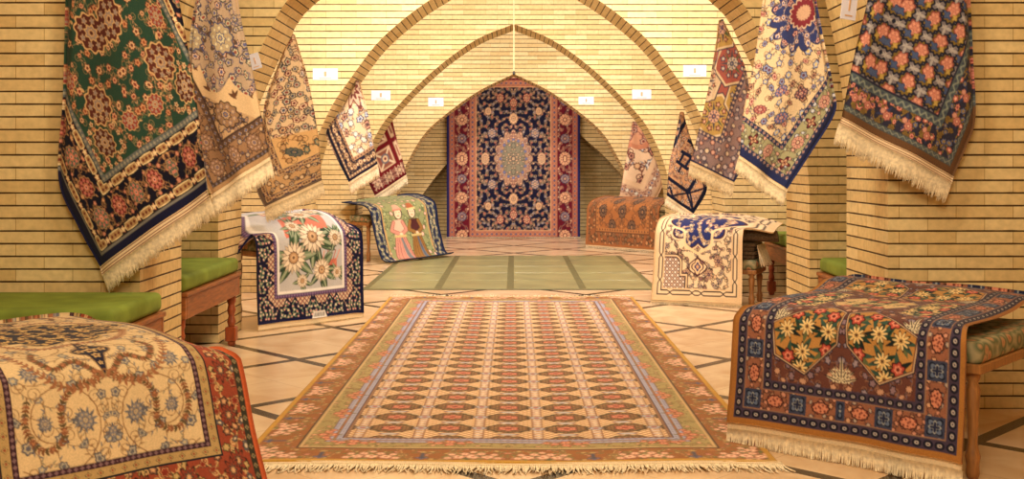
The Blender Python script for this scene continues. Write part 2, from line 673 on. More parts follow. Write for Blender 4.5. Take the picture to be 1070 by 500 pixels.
    # -- a frame of borders laid from the outside in
    def border(s, d0, wd, ground, style='plain', cols=(), pitch=0.1, sides=15):
        x, y = s.X, s.Y
        d = np.minimum(x, y)
        left = x < y
        m = (d >= d0) & (d < d0 + wd)
        s.c[m] = ground
        t = np.where(left, y, x) - (d0 + wd / 2)
        q = d - d0 - wd / 2

        def per(pitch, ph=0.0):
            return (t - ph * pitch + pitch / 2) % pitch - pitch / 2

        def fl(dx, dy, r, n, cs, sx=1.0, deep=0.2):
            u, v = dx / sx, dy * sx
            k = np.hypot(u, v) / (r * (1 - deep + deep * np.cos(n * np.arctan2(v, u))))
            for i, c in enumerate(cs):
                s.c[m & (k < (1.0, 0.76, 0.45, 0.22)[i])] = c
        if style == 'dots':
            fl(per(pitch), q, wd * 0.36, 4, cols)
        elif style == 'cart':
            p = per(pitch)
            s.c[m & (np.maximum(np.abs(p) / (pitch * 0.40), np.abs(q) / (wd * 0.44)) + 0.25 * (np.abs(p) / (pitch * 0.4)) * (np.abs(q) / (wd * 0.44)) < 1.0)] = cols[0]
            s.c[m & (np.maximum(np.abs(p) / (pitch * 0.33), np.abs(q) / (wd * 0.30)) < 1.0)] = cols[1]
            for dd in (-0.2, 0, 0.2):
                fl(p - dd * pitch, q, wd * 0.2, 4, cols[2:3])
            fl(per(pitch, 0.5), q, wd * 0.36, 5, (cols[3], cols[0]))
        elif style == 'vine':
            vc, k1, k2, lf = cols
            ph = 2 * PI * t / pitch
            s.c[m & (np.abs(q - wd * 0.27 * np.sin(ph)) < wd * 0.035)] = vc
            s.c[m & (np.abs(q + wd * 0.30 * np.sin(ph + 0.6)) < wd * 0.02)] = vc
            for fph, sg in ((0.12, 1), (0.38, 1), (0.62, -1), (0.88, -1)):
                fl(per(pitch, fph), q + sg * wd * 0.12, wd * 0.11, 3, (lf,), 1.6)
                fl(per(pitch, fph + 0.06), q - sg * wd * 0.36, wd * 0.1, 3, (vc,), 1.4)
            fl(per(pitch, 0.25), q + wd * 0.05, wd * 0.30, 8, k1)
            fl(per(pitch, 0.75), q - wd * 0.05, wd * 0.30, 8, k1)
            fl(per(pitch, 0.0), q, wd * 0.2, 6, k2)
            fl(per(pitch, 0.5), q, wd * 0.2, 6, k2)
        elif style == 'waves':
            s.c[m & (np.abs(q - wd * 0.25 * np.sin(2 * PI * t / pitch)) < wd * 0.13)] = cols[0]
            fl(per(pitch, 0.25), q + wd * 0.2, wd * 0.2, 5, cols[1:2])
            fl(per(pitch, 0.75), q - wd * 0.2, wd * 0.2, 5, cols[1:2])
        elif style == 'blocks':
            k1, k2, vc = cols
            p = per(pitch)
            s.c[m & (np.abs(np.abs(p) - pitch * 0.26) < 0.004)] = vc
            fl(p, q, wd * 0.46, 8, k1)
            fl(per(pitch, 0.5), q, wd * 0.36, 6, k2, 1.5)
            for a in (0.38, 0.62):
                fl(per(pitch, a), q + wd * 0.3, wd * 0.14, 4, k2[:2])
                fl(per(pitch, a), q - wd * 0.3, wd * 0.14, 4, k2[:2])
        elif style == 'rings':
            fl(per(pitch), q, wd * 0.45, 2, cols, 1.0, 0.1)
        return d0 + wd

    def mirrored(s):
        c = np.concatenate([s.c, s.c[:, ::-1]], 1)
        return np.concatenate([c, c[::-1]], 0)


def mask_in(cv, d):
    return (cv.X >= d) & (cv.Y >= d)


class Design:
    def __init__(s, img, w, l):
        s.w, s.l = w, l
        # halve for anti-aliasing
        h, ww = img.shape[0] // 2 * 2, img.shape[1] // 2 * 2
        c = img[:h, :ww]
        g = c @ np.array((0.30, 0.55, 0.15), np.float32)
        c = g[..., None] + (c - g[..., None]) * 0.80
        a = lin(np.clip(122 + (c - 122) * 1.12, 6, 250))
        s.img = (a[0::2, 0::2] + a[1::2, 0::2] + a[0::2, 1::2] + a[1::2, 1::2]) / 4

    def sample(s, a, b):
        ny, nx = s.img.shape[:2]
        u = np.clip(a / s.w, 0, 1) * nx - 0.5
        v = np.clip(b / s.l, 0, 1) * ny - 0.5
        i0, j0 = np.clip(np.floor(u).astype(int), 0, nx - 2), np.clip(np.floor(v).astype(int), 0, ny - 2)
        fu, fv = np.clip(u - i0, 0, 1)[..., None], np.clip(v - j0, 0, 1)[..., None]
        I = s.img
        return (I[j0, i0] * (1 - fu) + I[j0, i0 + 1] * fu) * (1 - fv) + (I[j0 + 1, i0] * (1 - fu) + I[j0 + 1, i0 + 1] * fu) * fv


NAVY, CREAM, RED, ROSE, GOLD = (32, 34, 62), (226, 196, 142), (140, 40, 36), (206, 122, 98), (196, 146, 74)
OLIVE, TAN, BLUE, BROWN, PALE = (118, 112, 66), (206, 164, 106), (78, 92, 132), (104, 66, 42), (222, 208, 182)
MAROON, PINK, GREY, ORANGE = (96, 40, 36), (222, 158, 132), (146, 140, 130), (204, 118, 60)


def quarter(w, l, ppm, ground):
    return Canvas(w / 2, l / 2, ppm, ground)


def medallion(cv, cx, cy, a, b, n, layers, deep=0.08):
    dx, dy = (cv.X - cx) / a, (cv.Y - cy) / b
    th = np.arctan2(dy, dx)
    k = np.hypot(dx, dy) / (1 - deep + deep * np.abs(np.cos(n * th / 2)) * 2)
    for lim, col in layers:
        cv.c[k < lim] = col
    return k


def d_green():
    w, l = 1.7, 2.5
    cv = quarter(w, l, 620, (46, 76, 60))
    cart = (CREAM, (176, 134, 84), (120, 50, 40), (190, 110, 80))
    d = cv.border(0, 0.040, (34, 34, 66))
    d = cv.border(d, 0.014, (126, 120, 112))
    d = cv.border(d, 0.055, (44, 36, 42), 'cart', cart, 0.15)
    d0, wd = d, 0.165
    d = cv.border(d, wd, (30, 28, 46))
    dd = np.minimum(cv.X, cv.Y)
    bm = (dd > d0) & (dd < d)
    cv.floral(bm, 0.05, [((150, 92, 60), (206, 150, 100)), ((110, 40, 40), (206, 130, 100))], (150, 108, 70), 0.005, [(140, 98, 64), (110, 60, 48), (96, 84, 60)], 2, (0.2, 0.34), 0.9, 4000, 0.4, None)
    for t in np.arange(0.0, 1.4, 0.17):
        for (x, y) in ((d0 + wd / 2, d0 + wd / 2 + t), (d0 + wd / 2 + t, d0 + wd / 2)):
            k = int(round(t / 0.17)) % 2
            cv.palmette(x, y, 0.062, 0.6, ((176, 128, 84), ((96, 100, 84), (128, 44, 46))[k], PINK, (206, 100, 84)), bm, 0.95)
    d = cv.border(d, 0.055, (44, 36, 42), 'cart', cart, 0.14)
    d = cv.border(d, 0.03, (100, 104, 104), 'dots', ((150, 140, 120),), 0.03)
    m = mask_in(cv, d)
    cv.floral(m, 0.062, [((150, 84, 56), (214, 150, 100), (150, 74, 44)), ((176, 96, 70), (222, 166, 120), (140, 50, 44)), ((190, 120, 80), (226, 180, 130), (120, 60, 44))], (140, 118, 76), 0.0036, [(156, 120, 78), (150, 96, 60), (70, 104, 74), (176, 130, 90), (190, 140, 100)], 3, (0.24, 0.40), 0.9, 4000, 0.34, (96, 52, 40))
    for (x, y, r, sx, rot, c) in ((d + 0.12, d + 0.13, 0.085, 0.9, 0.7, (92, 44, 38)), (0.56, 0.66, 0.11, 1.0, 0.5, (104, 50, 40)), (0.43, 0.86, 0.06, 0.9, 0.2, (150, 56, 54)),
                               (0.76, 0.98, 0.12, 0.9, 0.8, (98, 46, 38)), (0.42, 1.12, 0.09, 0.85, 0.1, (98, 50, 40)), (0.74, 0.50, 0.06, 0.9, 1.2, (150, 56, 54)), (0.6, 1.15, 0.06, 0.9, 0.2, (160, 64, 60))):
        cv.palmette(x, y, r, rot, ((206, 160, 104), c, (196, 150, 104), (150, 130, 120)), m, sx)
    for k in range(16):
        a = k * 2 * PI / 16
        cv.flower(d + 0.13 + 0.125 * math.cos(a), d + 0.13 + 0.125 * math.sin(a), 0.019, 5, ((96, 52, 40), CREAM, (170, 90, 60)), 0, 1, m)
    return Design(cv.mirrored(), w, l)


def d_beige():
    w, l = 1.7, 2.6
    cv = quarter(w, l, 560, (206, 168, 122))
    d = cv.border(0, 0.03, (176, 132, 88))
    d = cv.border(d, 0.03, (84, 66, 60), 'dots', ((176, 136, 96), (84, 92, 130)), 0.04)
    d0, wd = d, 0.17
    d = cv.border(d, wd, (152, 110, 76))
    dd = np.minimum(cv.X, cv.Y)
    bm = (dd > d0) & (dd < d)
    cv.floral(bm, 0.055, [((76, 82, 118), (176, 144, 110)), ((104, 66, 52), (190, 150, 110))], (92, 64, 50), 0.006, [(92, 62, 50), (84, 86, 112), (120, 80, 56)], 4, (0.24, 0.4), 1.0, 4000, 0.42)
    for t in np.arange(0.0, 1.4, 0.2):
        for (x, y) in ((d0 + wd / 2, d0 + wd / 2 + t), (d0 + wd / 2 + t, d0 + wd / 2)):
            cv.palmette(x, y, 0.07, 0.4, ((84, 58, 48), (150, 108, 78), (84, 90, 128), (196, 150, 110)), bm, 0.9)
    d = cv.border(d, 0.045, (96, 70, 58), 'dots', ((190, 146, 100), (84, 92, 130)), 0.055)
    d = cv.border(d, 0.012, (76, 54, 46))
    m = mask_in(cv, d)
    cm = m & (cv.X + cv.Y < 2 * d + 0.36)
    cv.fill(cm, (190, 148, 104))
    cv.floral(cm, 0.062, [((84, 60, 48), (140, 104, 80), (80, 88, 130)), ((76, 80, 110), (160, 120, 90))], (88, 62, 48), 0.007, [(88, 62, 50), (80, 86, 112)], 5, (0.3, 0.48), 1.0)
    cv.palmette(d + 0.14, d + 0.14, 0.115, 0.78, ((76, 54, 44), (150, 110, 76), (76, 84, 124), (184, 144, 104)), m, 0.85)
    # plain ground with a few stray buds
    for (x, y) in ((0.36, 0.66), (0.56, 0.50), (0.34, 0.84), (0.70, 0.44)):
        for q in range(3):
            cv.leaf(x, y, 0.06, 0.018, 0.6 + q * 0.8, (100, 64, 44), m)
        cv.flower(x, y, 0.018, 4, ((110, 70, 48),), 0.3, 0.8, m)
    k = medallion(cv, w / 2, l / 2, 0.66, 0.80, 14, [(1.0, (150, 124, 110)), (0.97, (176, 146, 118))], 0.09)
    cc = (k < 1.0) & m
    cv.floral(cc, 0.062, [((84, 82, 112), (206, 184, 150), (150, 66, 60)), ((96, 84, 78), (190, 164, 130), (92, 92, 134)), ((134, 60, 56), (216, 176, 146), (90, 86, 124)), ((96, 104, 100), (200, 184, 150), (150, 80, 60))], (84, 84, 124), 0.006, [(84, 86, 118), (140, 100, 80), (104, 96, 92)], 9, (0.34, 0.54), 1.0, 5000)
    for (x, y, r) in ((0.66, 0.92, 0.12), (0.42, 1.05, 0.10)):
        cv.flower(x, y, r * 1.25, 8, ((96, 74, 64), (150, 108, 84)), 0.2, 0.9, m)
        cv.palmette(x, y, r, 0.3, ((76, 80, 116), (176, 150, 112), (86, 92, 132), (206, 186, 140)), m, 0.9)
    return Design(cv.mirrored(), w, l)


def d_rosettes():
    w, l = 1.6, 2.4
    cv = quarter(w, l, 520, (206, 156, 96))
    d = cv.border(0, 0.02, (120, 96, 80))
    d = cv.border(d, 0.045, (70, 66, 84), 'cart', ((200, 166, 120), (176, 130, 90), (84, 64, 60), (176, 84, 64)), 0.11)
    d0 = d
    d = cv.border(d, 0.13, (196, 150, 100))
    dd = np.minimum(cv.X, cv.Y)
    bm = (dd > d0) & (dd < d)
    cv.floral(bm, 0.05, [((76, 78, 104), (210, 184, 144), (140, 84, 64)), ((110, 76, 62), (214, 180, 140))], (96, 72, 60), 0.006, [(96, 80, 76), (84, 88, 110), (120, 84, 60)], 12, (0.3, 0.46), 0.8, 4000, 0.4)
    d = cv.border(d, 0.045, (74, 70, 86), 'cart', ((200, 166, 120), (176, 130, 90), (84, 64, 60), (176, 84, 64)), 0.11)
    m = mask_in(cv, d)
    bare = (cv.Y < d + 0.30 - 0.25 * (cv.X - d)) & m
    cv.fill(m & ~bare, (222, 190, 150))
    cv.fill(bare, (216, 168, 110))
    cv.floral(m & ~bare, 0.056, [((76, 76, 104), (204, 190, 168), (150, 70, 64)), ((104, 76, 68), (214, 194, 160), (90, 92, 126)), ((160, 76, 54), (226, 186, 140), (96, 74, 80)), ((88, 86, 98), (190, 172, 144), (76, 76, 100)), ((150, 60, 56), (222, 206, 190), (70, 76, 110)), ((176, 60, 50), (230, 200, 170), (120, 40, 44))], (90, 76, 84), 0.005, [(96, 100, 110), (196, 116, 64), (90, 70, 64)], 13, (0.40, 0.58), 0.7, 6000, 0.34)
    cv.floral(bare, 0.10, [((76, 84, 90), (120, 130, 110), (190, 150, 100)), ((150, 96, 60), (196, 150, 100))], (150, 104, 64), 0.005, [(160, 106, 60), (110, 96, 76)], 15, (0.2, 0.32), 0.9)
    cv.palmette(d + 0.13, d + 0.10, 0.06, 0.9, ((50, 64, 80), (84, 96, 90), (176, 140, 90), (70, 84, 110)), m, 0.7)
    return Design(cv.mirrored(), w, l)


def d_cream_navy(ground=(222, 190, 148)):
    w, l = 1.3, 2.0
    cv = quarter(w, l, 300, ground)
    d = cv.border(0, 0.03, (30, 32, 58))
    d = cv.border(d, 0.035, (150, 110, 84), 'dots', (CREAM,), 0.05)
    d = cv.border(d, 0.13, (40, 40, 60), 'vine', ((150, 116, 80), ((190, 130, 90), CREAM, (120, 60, 50)), ((170, 90, 70), CREAM), (110, 110, 110)), 0.24)
    d = cv.border(d, 0.04, (176, 130, 92), 'dots', ((90, 60, 60),), 0.05)
    m = mask_in(cv, d)
    cv.floral(m, 0.13, [((110, 122, 158), (206, 206, 206), (92, 98, 140)), ((124, 66, 56), (206, 150, 120), (84, 60, 60)), ((150, 150, 170), (232, 214, 190))], (150, 112, 80), 0.010, [(140, 110, 76), (130, 140, 160)], 21, (0.28, 0.4), 1.0)
    cv.flower(w / 2, l / 2, 0.26, 8, ((130, 64, 54), (206, 170, 140), (124, 60, 54), (222, 190, 150)), 0, 0.9, m)
    return Design(cv.mirrored(), w, l)


def d_red_panels():
    w, l = 1.2, 1.9
    cv = quarter(w, l, 240, (126, 26, 34))
    d = cv.border(0, 0.03, (104, 22, 32))
    d = cv.border(d, 0.16, (126, 26, 34), 'blocks', (((214, 176, 140), (110, 60, 60), (206, 170, 130)), ((206, 160, 130), (120, 70, 64)), (212, 180, 150)), 0.2)
    m = mask_in(cv, d)
    p = 0.34
    u, v = (cv.X - d) % p - p / 2, (cv.Y - d) % p - p / 2
    k = np.maximum(np.abs(u), np.abs(v))
    cv.fill(m & (k < p * 0.40), (208, 168, 132))
    cv.fill(m & (k < p * 0.33), (150, 84, 66))
    r = np.hypot(u, v)
    cv.fill(m & (np.abs(np.abs(u) - np.abs(v)) < 0.02) & (k < p * 0.33), (214, 186, 150))
    cv.fill(m & (r < 0.07), (112, 104, 112))
    cv.fill(m & (r < 0.045), (216, 176, 136))
    cv.fill(m & (r < 0.02), (130, 40, 40))
    return Design(cv.mirrored(), w, l)


def d_far_cream():
    w, l = 1.7, 2.4
    cv = quarter(w, l, 240, (224, 182, 140))
    d = cv.border(0, 0.06, (214, 166, 120))
    d = cv.border(d, 0.17, (206, 160, 122), 'vine', ((140, 84, 70), ((120, 50, 50), (214, 166, 130), (110, 104, 120)), ((140, 120, 120), PALE), (120, 70, 60)), 0.3)
    d = cv.border(d, 0.07, (222, 178, 132))
    m = mask_in(cv, d)
    cv.floral(m, 0.17, [((124, 56, 50), (206, 140, 110), (110, 60, 54)), ((150, 146, 156), (222, 206, 190), (130, 80, 80)), ((146, 80, 56), (222, 170, 120))], (130, 70, 56), 0.016, [(126, 66, 54), (140, 136, 140)], 31, (0.28, 0.42), 1.0)
    k = medallion(cv, w / 2, l / 2, 0.5, 0.5, 8, [(1.0, (196, 120, 84)), (0.85, (206, 140, 100))])
    cv.floral((k < 0.85) & m, 0.12, [((150, 110, 110), (214, 160, 120), (130, 60, 60))], (140, 70, 56), 0.012, [(150, 90, 80)], 33, (0.3, 0.45), 0.6)
    return Design(cv.mirrored(), w, l)


def d_navy_zigzag():
    w, l = 1.3, 2.0
    cv = quarter(w, l, 280, (196, 140, 96))
    x, y = cv.X, cv.Y
    d = cv.border(0, 0.06, (26, 30, 56))
    m = mask_in(cv, d)
    cv.fill(m, (192, 136, 92))
    cv.floral(m, 0.075, [((120, 60, 50), (226, 190, 150), (70, 70, 90)), ((84, 84, 100), (214, 176, 136), (150, 70, 54)), ((214, 170, 126), (130, 80, 64))], (90, 60, 54), 0.008, [(120, 84, 64), (110, 120, 120)], 41, (0.36, 0.55), 0.4)
    dd = np.minimum(x, y)
    cv.fill((dd > 0.26) & (dd < 0.33), (26, 30, 56))
    # saw-tooth strips: the triangles of the border and the steps of the field
    t = np.where(x < y, y, x)
    z = np.abs(((t - 0.3) % 0.46) - 0.23) / 0.23
    cv.fill((dd > 0.05) & (dd < 0.30) & (np.abs(dd - 0.06 - 0.2 * z) < 0.024), (26, 30, 56))
    jog = 0.07 * np.sign(np.sin(t * 2 * PI / 0.44))
    edge = np.abs(((t + 0.22) % 0.22) - 0.11) > 0.075
    st = (dd > 0.40) & ((np.abs((dd - 0.62 - jog) % 0.40 - 0.0) < 0.055) | (np.abs(dd - 0.62) < 0.12) & edge & (np.abs(np.sin(t * 2 * PI / 0.44)) < 0.45))
    cv.fill(st, (28, 32, 58))
    return Design(cv.mirrored(), w, l)


def d_panels():
    w, l = 1.5, 2.3
    cv = quarter(w, l, 480, (176, 116, 96))
    X, Y = cv.X, cv.Y
    d = cv.border(0, 0.012, (60, 60, 96))
    d0, wd = d, 0.18
    d = cv.border(d, wd, (150, 122, 124))
    dd = np.minimum(X, Y)
    bm = (dd > d0) & (dd < d)
    cv.floral(bm, 0.042, [((84, 80, 118), (196, 176, 180)), ((140, 56, 60), (214, 160, 144)), ((110, 84, 100), (222, 196, 170))], (84, 74, 100), 0.005, [(90, 88, 120), (150, 90, 90), (110, 110, 130)], 43, (0.34, 0.5), 0.5, 5000, 0.36)
    d = cv.border(d, 0.03, (84, 74, 100), 'dots', ((214, 176, 150),), 0.035)
    m = mask_in(cv, d)
    gold, rose, crm = (196, 156, 84), (178, 92, 84), (216, 186, 156)
    cv.fill(m, rose)
    px, py = 0.34, 0.38
    for j in range(-1, 7):
        for i in range(-1, 4):
            x, y = d + 0.10 + i * px + (px / 2 if j % 2 else 0), d + 0.12 + j * py / 2
            g = (gold, crm, rose)[(i + j) % 3]
            hexa = [(x + 0.150 * math.cos(a), y + 0.165 * math.sin(a)) for a in np.arange(6) * PI / 3 + PI / 6]
            cv.poly([(x + (p - x) * 1.06, y + (q - y) * 1.06) for p, q in hexa], (78, 66, 92), m)
            cv.poly(hexa, (224, 196, 160), m)
            cv.poly([(x + (p - x) * 0.90, y + (q - y) * 0.90) for p, q in hexa], g, m)
            c2 = [((140, 50, 54), (226, 176, 150)), ((80, 84, 130), (214, 196, 180)), ((120, 60, 60), (222, 150, 120))][(i + 2 * j) % 3]
            for k in range(8):
                a = k * PI / 4
                cv.leaf(x, y, 0.10, 0.014, a + 0.4, ((96, 108, 80), (90, 84, 100))[k % 2], m)
                cv.flower(x + 0.085 * math.cos(a), y + 0.085 * math.sin(a), 0.024, 5, ((84, 60, 70), c2[0], c2[1]), a, 1, m)
            cv.palmette(x, y, 0.05, 0.2, ((84, 64, 80), c2[1], c2[0], (90, 96, 140)), m, 0.95)
    return Design(cv.mirrored(), w, l)


def d_cream_blue():
    w, l = 1.4, 2.1
    cv = quarter(w, l, 640, (222, 190, 148))
    d = cv.border(0, 0.045, (46, 52, 98))
    d = cv.border(d, 0.032, (60, 58, 92), 'dots', ((222, 200, 180), (160, 80, 80)), 0.042)
    d0, wd = d, 0.125
    d = cv.border(d, wd, (160, 152, 112))
    dd = np.minimum(cv.X, cv.Y)
    bm = (dd > d0) & (dd < d)
    cv.floral(bm, 0.045, [((84, 96, 84), (196, 190, 160)), ((130, 60, 60), (214, 160, 140)), ((90, 96, 140), (200, 196, 200))], (96, 84, 66), 0.004, [(104, 110, 80), (150, 100, 84), (96, 104, 120)], 50, (0.26, 0.42), 0.7, 4000, 0.38)
    for t in np.arange(0.0, 1.2, 0.165):
        for (x, y) in ((d0 + wd / 2, d0 + wd / 2 + t), (d0 + wd / 2 + t, d0 + wd / 2)):
            k = int(round(t / 0.165)) % 2
            if k:
                cv.palmette(x, y, 0.05, 0.3, ((110, 60, 60), (206, 140, 124), (226, 196, 160), (120, 60, 60)), bm, 0.95)
            else:
                cv.flower(x, y, 0.052, 4, ((70, 36, 44), (120, 48, 52), (206, 160, 120), (110, 44, 48)), 0.0, 1.0, bm, 0.3)
    d = cv.border(d, 0.032, (56, 56, 92), 'dots', ((222, 200, 180), (160, 80, 80)), 0.042)
    m = mask_in(cv, d)
    cv.floral(m, 0.07, [((80, 92, 150), (170, 180, 210), (226, 190, 110)), ((170, 70, 72), (230, 176, 160), (150, 60, 60)), ((96, 46, 48), (206, 150, 120), (80, 50, 60)), ((84, 96, 160), (150, 160, 200), (110, 60, 80))], (104, 70, 60), 0.0042, [(104, 120, 100), (130, 84, 68), (90, 100, 140)], 52, (0.24, 0.42), 1.0, 4000, 0.36, (84, 50, 54))
    for (x, y, r, a, c) in ((d + 0.13, d + 0.14, 0.055, 0.8, (92, 100, 160)), (d + 0.33, d + 0.10, 0.045, 1.1, (160, 70, 74)), (d + 0.10, d + 0.36, 0.05, 0.6, (100, 60, 80)), (0.5, 0.52, 0.05, 0.5, (92, 100, 160))):
        cv.palmette(x, y, r, a, ((70, 60, 90), c, (222, 196, 170), (200, 110, 100)), m, 0.78)
    k = medallion(cv, w / 2, l / 2, 0.25, 0.27, 16, [(1.0, (60, 56, 96)), (0.96, (58, 66, 122)), (0.42, (214, 176, 150)), (0.37, (140, 50, 64)), (0.2, (206, 160, 130))], 0.10)
    cv.floral((k < 0.94) & (k > 0.45), 0.055, [((160, 60, 76), (232, 180, 170), (120, 44, 60)), ((196, 130, 120), (230, 206, 190), (90, 90, 150))], (190, 160, 150), 0.005, [(176, 150, 150), (96, 110, 160)], 55, (0.3, 0.5), 0.6)
    return Design(cv.mirrored(), w, l)


def d_rose_grid():
    w, l = 1.7, 2.5
    cv = quarter(w, l, 560, (122, 112, 118))
    d = cv.border(0, 0.045, (112, 76, 48))
    d = cv.border(d, 0.035, (76, 84, 84), 'waves', ((128, 130, 120), (96, 100, 110)), 0.05)
    d = cv.border(d, 0.15, (54, 52, 72), 'plain')
    bm = (np.minimum(cv.X, cv.Y) > d - 0.15) & (np.minimum(cv.X, cv.Y) < d)
    cv.floral(bm, 0.04, [((150, 116, 52), (120, 92, 48)), ((64, 70, 110), (106, 112, 150), (150, 120, 60)), ((196, 96, 84), (226, 150, 130), (150, 60, 60)), ((206, 120, 104), (190, 80, 76), (232, 176, 150))], (150, 116, 56), 0.008, [(150, 118, 56), (64, 68, 110), (110, 104, 60)], 61, (0.36, 0.62), 0.4)
    for t in np.arange(0.10, 1.3, 0.16):
        for (x, y) in ((d - 0.075, t + d), (t + d, d - 0.075)):
            ox, oy = 0.022 * math.sin(t * 40), 0.022 * math.cos(t * 40)
            for q in range(5):
                cv.leaf(x, y, 0.07, 0.016, q * 1.26 + t * 5, ((60, 66, 104), (140, 110, 52), (96, 94, 60))[q % 3], bm)
            cv.flower(x + ox, y + oy, 0.034, 7, ((140, 72, 66), (200, 124, 106), (176, 90, 82), (216, 160, 136)), t * 9, 1, bm, 0.10)
            cv.flower(x - ox, y - oy, 0.022, 6, ((150, 84, 74), (206, 140, 120)), t * 9, 1, bm, 0.10)
    d = cv.border(d, 0.05, (84, 96, 98), 'waves', ((132, 138, 128), (70, 76, 96)), 0.06)
    d = cv.border(d, 0.014, (50, 48, 70))
    m = mask_in(cv, d)
    p = 0.215
    for i in range(-1, 6):
        for j in range(-1, 14):
            x, y = d + 0.085 + i * p + (p / 2 if j % 2 else 0), d + 0.085 + j * p / 2
            cv.flower(x, y, 0.087, 12, ((40, 42, 60), (126, 100, 44), (84, 80, 52)), 0, 0.95, m, 0.08)
            cv.flower(x - 0.006, y + 0.016, 0.056, 6, ((140, 70, 62), (204, 126, 104)), i + j, 1.1, m, 0.10)
            for q in range(6):
                cv.flower(x - 0.006 + 0.03 * math.cos(q * 1.05 + i), y + 0.016 + 0.026 * math.sin(q * 1.05 + i), 0.016, 4, ((170, 84, 74), (218, 146, 120)), q, 1, m)
            cv.flower(x + 0.024, y - 0.03, 0.035, 4, ((48, 60, 104), (76, 90, 130)), 0.5, 1.2, m)
            cv.flower(x - 0.036, y - 0.026, 0.024, 4, ((150, 122, 50), (186, 150, 70)), 0.5, 1, m)
            cv.flower(x + p / 2, y, 0.05, 4, ((150, 140, 142), (168, 158, 156)), 0.0, 1.0, m, 0.4)
    return Design(cv.mirrored(), w, l)


def d_back():
    w, l = 2.22, 3.34
    cv = quarter(w, l, 300, (30, 30, 58))
    dd = np.minimum(cv.X, cv.Y)
    d = cv.border(0, 0.045, (40, 40, 96))
    d = cv.border(d, 0.085, (168, 92, 74), 'dots', ((206, 140, 96), (110, 50, 60), (96, 100, 130)), 0.075)
    d0, wd = d, 0.25
    d = cv.border(d, wd, (112, 24, 42))
    bm = (dd > d0 + 0.006) & (dd < d - 0.006)
    cv.floral(bm, 0.072, [((206, 140, 100), (120, 40, 56)), ((70, 50, 84), (196, 160, 130)), ((190, 110, 90), (226, 170, 130))], (176, 116, 90), 0.010, [(196, 136, 96), (58, 44, 80), (60, 48, 76)], 71, (0.2, 0.34), 0.9, 4000, 0.42, (44, 26, 48))
    for t in np.arange(0, 1.7, 0.31):
        for (x, y) in ((d0 + wd / 2, l / 2 - 0.02 - t), (w / 2 - t, d0 + wd / 2)):
            k = int(round(t / 0.31)) % 2
            cv.palmette(x, y, 0.105 if k == 0 else 0.085, 0.0, ((60, 34, 50), ((214, 150, 110), (104, 104, 128))[k], (236, 196, 140), (150, 60, 64)), bm, 1.0)
    d = cv.border(d, 0.10, (176, 104, 80), 'dots', ((214, 150, 106), (120, 50, 60), (90, 96, 130)), 0.08)
    d = cv.border(d, 0.016, (206, 150, 104))
    m = mask_in(cv, d)
    cv.floral(m, 0.066, [((176, 90, 76), (222, 164, 124), (130, 50, 60)), ((196, 136, 96), (120, 50, 60), (226, 186, 140)), ((84, 90, 126), (190, 176, 160), (140, 60, 60)), ((206, 150, 110), (170, 80, 72))], (156, 124, 92), 0.007, [(176, 140, 100), (104, 104, 96), (140, 76, 68), (84, 88, 120), (120, 110, 84)], 73, (0.24, 0.38), 1.0, 5000, 0.40, None)
    for kk, (x, y, r) in enumerate(((w / 2, l / 2 - 0.66, 0.11), (w / 2, l / 2 - 0.92, 0.09), (w / 2 - 0.47, l / 2 - 0.02, 0.10), (w / 2 - 0.36, l / 2 - 0.42, 0.10), (w / 2 - 0.42, l / 2 - 0.78, 0.08), (w / 2 - 0.22, l / 2 - 1.0, 0.09))):
        cv.palmette(x, y, r * 0.85, 0.0, ((60, 34, 50), ((206, 156, 110), (176, 92, 78), (196, 150, 112), (120, 112, 124))[kk % 4], (150, 60, 60), (230, 190, 140)), m, 0.9)
    k = medallion(cv, w / 2, l / 2, 0.31, 0.46, 16, [(1.0, (60, 40, 60)), (0.95, (182, 136, 104)), (0.66, (110, 90, 84)), (0.62, (138, 128, 104))], 0.09)
    cv.floral((k < 0.92) & (k > 0.68), 0.06, [((214, 160, 120), (84, 84, 126), (222, 190, 150)), ((140, 66, 64), (222, 170, 130))], (150, 90, 80), 0.007, [(104, 94, 116), (150, 90, 80)], 75, (0.28, 0.42), 0.4)
    cv.floral(k < 0.6, 0.045, [((84, 84, 110), (196, 160, 120)), ((150, 84, 70), (206, 170, 130))], (90, 84, 84), 0.006, [(90, 90, 84)], 76, (0.3, 0.5), 0.2)
    for a in np.linspace(0, 2 * PI, 17):
        cv.flower(w / 2 + 0.215 * math.cos(a), l / 2 + 0.315 * math.sin(a), 0.03, 5, ((56, 60, 120), (110, 116, 160)), 0, 1, None)
    return Design(cv.mirrored(), w, l)


